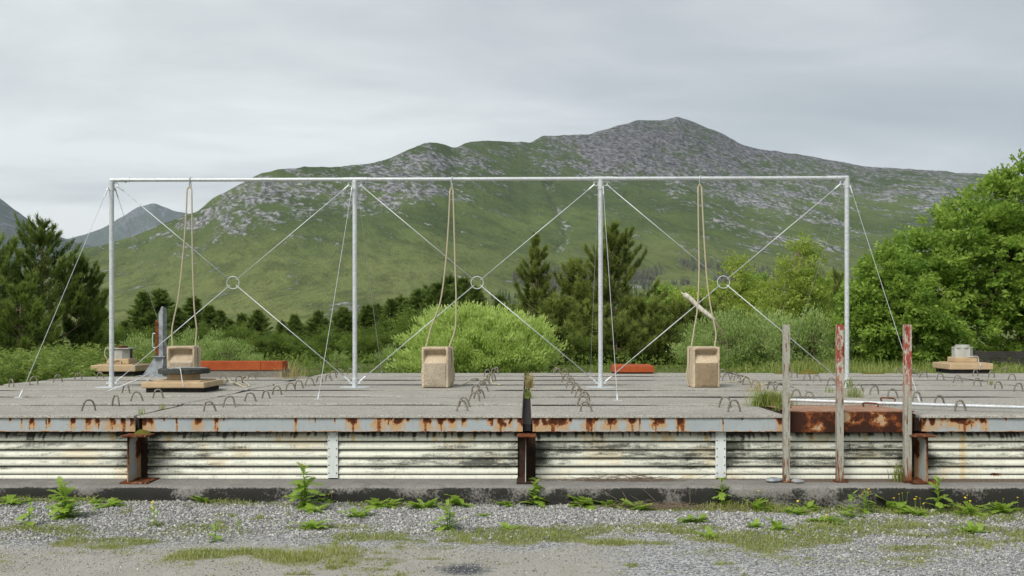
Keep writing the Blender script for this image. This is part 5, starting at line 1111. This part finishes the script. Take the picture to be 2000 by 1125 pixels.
for i, (px, py, hp, st, lu, fl, lab) in enumerate(((122, 1014, 72, 4, 1., 0, 'bushy many stemmed ragwort, the largest weed at the left'), (57, 1028, 52, 1, .8, 0, 'single thin ragwort left of the largest left weed'), (302, 1028, 36, 1, .8, 2, 'small ragwort in gravel below the left stub column'), (421, 1057, 38, 1, .7, 2, 'small ragwort in the grass strip, lowest at the left'), (597, 994, 84, 2, 1.1, 3, 'tallest ragwort, before the plinth left of the first cover strip'), (878, 1037, 58, 2, 1.1, 0, 'bushy ragwort out in the gravel left of the middle column'), (1043, 982, 58, 3, 1., 0, 'ragwort cluster in front of the middle stub column'), (1410, 994, 64, 1, 1.2, 0, 'broad leaved ragwort in front of the second cover strip'), (1663, 1012, 52, 1, 1., 0, 'upright ragwort below the middle channel post'), (1692, 1002, 44, 2, .8, 4, 'ragwort with yellow flowers right of the middle channel post'), (1832, 1002, 68, 1, 1., 0, 'tall ragwort right of the rightmost stub column'), (935, 1040, 18, 1, .6, 0, 'tiny seedling right of the bushy gravel ragwort'), (468, 1045, 30, 1, .5, 0, 'thin pale seedling in the left grass strip'))):
    k = F/8.2; put_weed('ragwort', ragwort(hp/k, 200+i, st, lu, fl), px, py, lab, 'weed', G1)
for i, (px, py, wp, kd, fl, lab) in enumerate(((22, 986, 50, 0, 0, 'leafy weed patch against the plinth at the left edge'), (180, 986, 46, 1, 0, 'dock with long leaves right of the largest left weed'), (215, 990, 44, 0, 0, 'low lobed weed right of the long leaved dock'), (400, 983, 40, 0, 0, 'thin grassy weed against the plinth below the second panel'), (615, 1000, 44, 0, 0, 'leafy rosette at the foot of the tallest ragwort'), (642, 985, 26, 1, 2, 'small dock with a yellow flower near the first cover strip'), (745, 991, 54, 0, 0, 'wide lobed rosette against the plinth right of first cover strip'), (700, 1010, 46, 0, 0, 'lobed rosette in gravel right of the tallest ragwort'), (612, 1034, 44, 0, 0, 'flat green rosette in gravel below the tallest ragwort'), (830, 994, 52, 0, 0, 'leafy rosette left of the bushy gravel ragwort'), (898, 986, 56, 0, 0, 'leafy weed against the plinth left of the middle column'), (990, 986, 36, 0, 0, 'small weed at the plinth just left of middle column'), (945, 1008, 20, 0, 0, 'tiny rosette in gravel left of the middle column'), (995, 1036, 30, 0, 0, 'rosette in gravel below the middle column'), (1148, 991, 58, 0, 1, 'wide lobed rosette before the plinth right of middle column'), (1190, 990, 44, 0, 0, 'upright leafy weed beside the dead twigs'), (1245, 998, 50, 0, 0, 'leafy rosette below the dead twig heap'), (1360, 1020, 44, 0, 0, 'sparse rosette in gravel below the second cover strip'), (1386, 1050, 34, 0, 0, 'pale green tuft in the grass strip under second cover strip'), (1478, 1000, 66, 1, 3, 'lush broad leaved weed left of the bare grey post'), (1474, 1031, 30, 0, 0, 'small rosette in gravel under the lush broad leaved weed'), (1578, 994, 48, 1, 2, 'dock with wide leaves below the bare grey post'), (1612, 1022, 50, 0, 3, 'lobed weed with yellow flowers in gravel right of bare post'), (1745, 995, 60, 0, 5, 'yellow flowered weed patch left of the rightmost post'), (1555, 1005, 40, 0, 2, 'sparse flowering weed left of the wide dock'), (1790, 1008, 44, 0, 4, 'flowering weed under the rightmost channel post'), (1890, 1004, 56, 0, 5, 'wide flowering weed right of the tallest right ragwort'), (1960, 1002, 60, 0, 5, 'flowering weed patch at the right edge by the plinth'), (1900, 1040, 40, 0, 0, 'low weed in the gravel at the right'), (1520, 1035, 44, 0, 0, 'low spreading weed in gravel below the bare grey post'))):
    k = F/8.2; put_weed('leafy_weed', rosette(wp/k*.74, 300+i, 20 if kd == 0 else 11, kd, fl), px, py, lab, 'weed', G2)
# grass tufts on the plinth and roof: each tuft a thing
def tuft(px, py, wpx, hpx, n, lab, mat=M_GRASS, pt=None, name='grass_tuft'):
    q = RF(px, py) if pt is None else pt; k = F/q[1]; X = R.normal(0, wpx/k/4, n); Y = R.normal(0, wpx/k/5, n)
    V, Fc, tn = blades(np.stack((X, Y, 0*X), 1), hpx/k*(.45+.75*R.random(n)), .006, .75, R.random(n))
    o = add(name, mesh(name, V, Fc, False, {'tone': tn}), mat, None, q); tag(o, lab, 'grass', 'grass tufts rooted on the bunker')
tuft(1505, 793, 70, 36, 700, 'large dry grass tuft on the roof left of the bare grey post')
tuft(1530, 802, 26, 20, 220, 'short grass tuft right at the corner beside the bare grey post'); tuft(1478, 765, 34, 26, 60, 'thin dry grass on the roof behind the large tuft', M_STRAW)
tuft(1034, 760, 16, 40, 90, 'tall straw tuft at the back of the middle roof joint', M_STRAW); tuft(1033, 778, 12, 22, 60, 'green grass tuft in the middle roof joint')
tuft(276, 810, 10, 22, 14, 'few green blades at the front of the left roof joint'); tuft(318, 800, 14, 16, 16, 'small grass tuft along the left roof joint')
tuft(1620, 768, 16, 16, 22, 'small grass tuft on the right roof joint left of middle post'); tuft(1668, 776, 40, 26, 90, 'grass tuft on the right roof joint behind the middle post')
tuft(1936, 752, 16, 16, 24, 'small grass tuft at the far right roof joint'); tuft(1660, 760, 20, 30, 30, 'thin weeds at the foot of the right end post')
tuft(1758, 938, 36, 44, 70, 'green grass tuft on the plinth beside the rightmost channel post', pt=np.array((pxX(1758, 8.72), 8.72, PZ))); tuft(1080, 751, 12, 5, 30, 'tiny green tuft on the roof right of the middle joint')
tuft(568, 741, 60, 30, 130, 'dry flowering grass on the roof at the end of the rusted beam', M_STRAW); tuft(556, 735, 30, 40, 60, 'taller dry grass right behind the end of rusted beam', M_STRAW, pt=np.array(RF(565, 733)))
mound(270, 840, 34, 8, 'green moss cushion on the cap of the left stub column', base=ZC-.921, seed=5, D=8.66)
# loose stones
def stone(px, py, s, lab, z=None, pt=None, mat=M_STONE, flat=.6):
    q = GR(px, py) if pt is None else pt; b = bmesh.new(); bmesh.ops.create_icosphere(b, subdivisions=2, radius=1)
    for v in b.verts:
        n_ = float(fbm(v.co.x*1.3+px, v.co.y*1.3+v.co.z, 3, px)); v.co = Vector((v.co.x*s, v.co.y*s*.7, max(-.3, v.co.z)*s*flat))*(.6+.8*n_)
    me = bpy.data.meshes.new('loose_stone'); b.to_mesh(me); b.free(); o = add('loose_stone', me, mat, None, (q[0], q[1], q[2]+s*.2)); tag(o, lab, 'stone')
stone(399, 999, .035, 'dark flat stone in gravel below the second cladding panel'); stone(476, 1010, .03, 'pale round stone in gravel right of the dark flat stone')
stone(500, 1066, .026, 'whitish stone in the left grass strip'); stone(1180, 1005, .034, 'brown rounded stone under the wide rosette right of the middle column', mat=M_KERB); stone(1652, 1088, .03, 'white chip on the gravel at the lower right'); stone(1505, 975, .05, 'rough concrete lump against the plinth left of the bare grey post', mat=M_KERB)
stone(1559, 936, .055, 'pale grey flat stone on the plinth right of the bare post', pt=np.array((pxX(1559, 8.64), 8.64, PZ)), flat=.4); stone(1510, 932, .075, 'dark crumpled grey lump on the plinth left of the bare post', pt=np.array((pxX(1510, 8.7), 8.7, PZ)), mat=M_STEEL, flat=.4)
# dead twigs on and in front of the plinth (uncountable tangle)
tw = []; rg = np.random.default_rng(8)
for i in range(330):
    px = rg.normal(1215, 62); onp = rg.random() < .5
    if onp: q = np.array((pxX(px, 8.76), 8.70+.12*rg.random(), PZ+.004+.03*rg.random()**2*math.exp(-((px-1215)/60)**2)*2))
    else: px = rg.normal(1300, 60); q = GR(px, 996); q[1] = 8.3+.16*rg.random(); q[2] = float(yard_z(q[0], q[1]))+.012+.03*rg.random()
    a = rg.normal(0, .5)+(math.pi if rg.random() < .5 else 0); L = rg.uniform(.06, .22); d = np.array((math.cos(a), .35*math.sin(a), rg.normal(0, .12)))*L
    tw.append(tube([q, q+d*.5+np.array((0, 0, rg.normal(0, .010))), q+d], [.0022, .0018, .0008], 3))
for x0, y0, x1, y1 in ((1165, 950, 1205, 975), (1255, 955, 1285, 985), (1325, 955, 1300, 985), (1345, 960, 1335, 990), (1215, 960, 1220, 985)):
    a, b = P(x0, y0, 8.46), P(x1, y1, 8.40); tw.append(tube(spline([a, (a+b)/2+np.array((.03, -.02, -.02)), b], 4), .0018, 3))
tag(add('dead_twigs', mesh('dead_twigs', *join(tw)), M_TWIG), 'tangle of dry dead twigs on and before the plinth', kind='stuff')

# ------------------------------------------------------------------ haze
HZ = solid('haze', box(-9000, 9000, -300, 9400, -60, 1700), None); tag(HZ, 'thin valley haze over the mountains', kind='stuff')
m, t = material('valley_haze')
vol = t.n('ShaderNodeVolumePrincipled', {'Color': (.72, .84, 1., 1), 'Density': 3.8e-5, 'Anisotropy': .2})
t.out(vol.outputs[0], 'Volume'); HZ.data.materials.append(m)
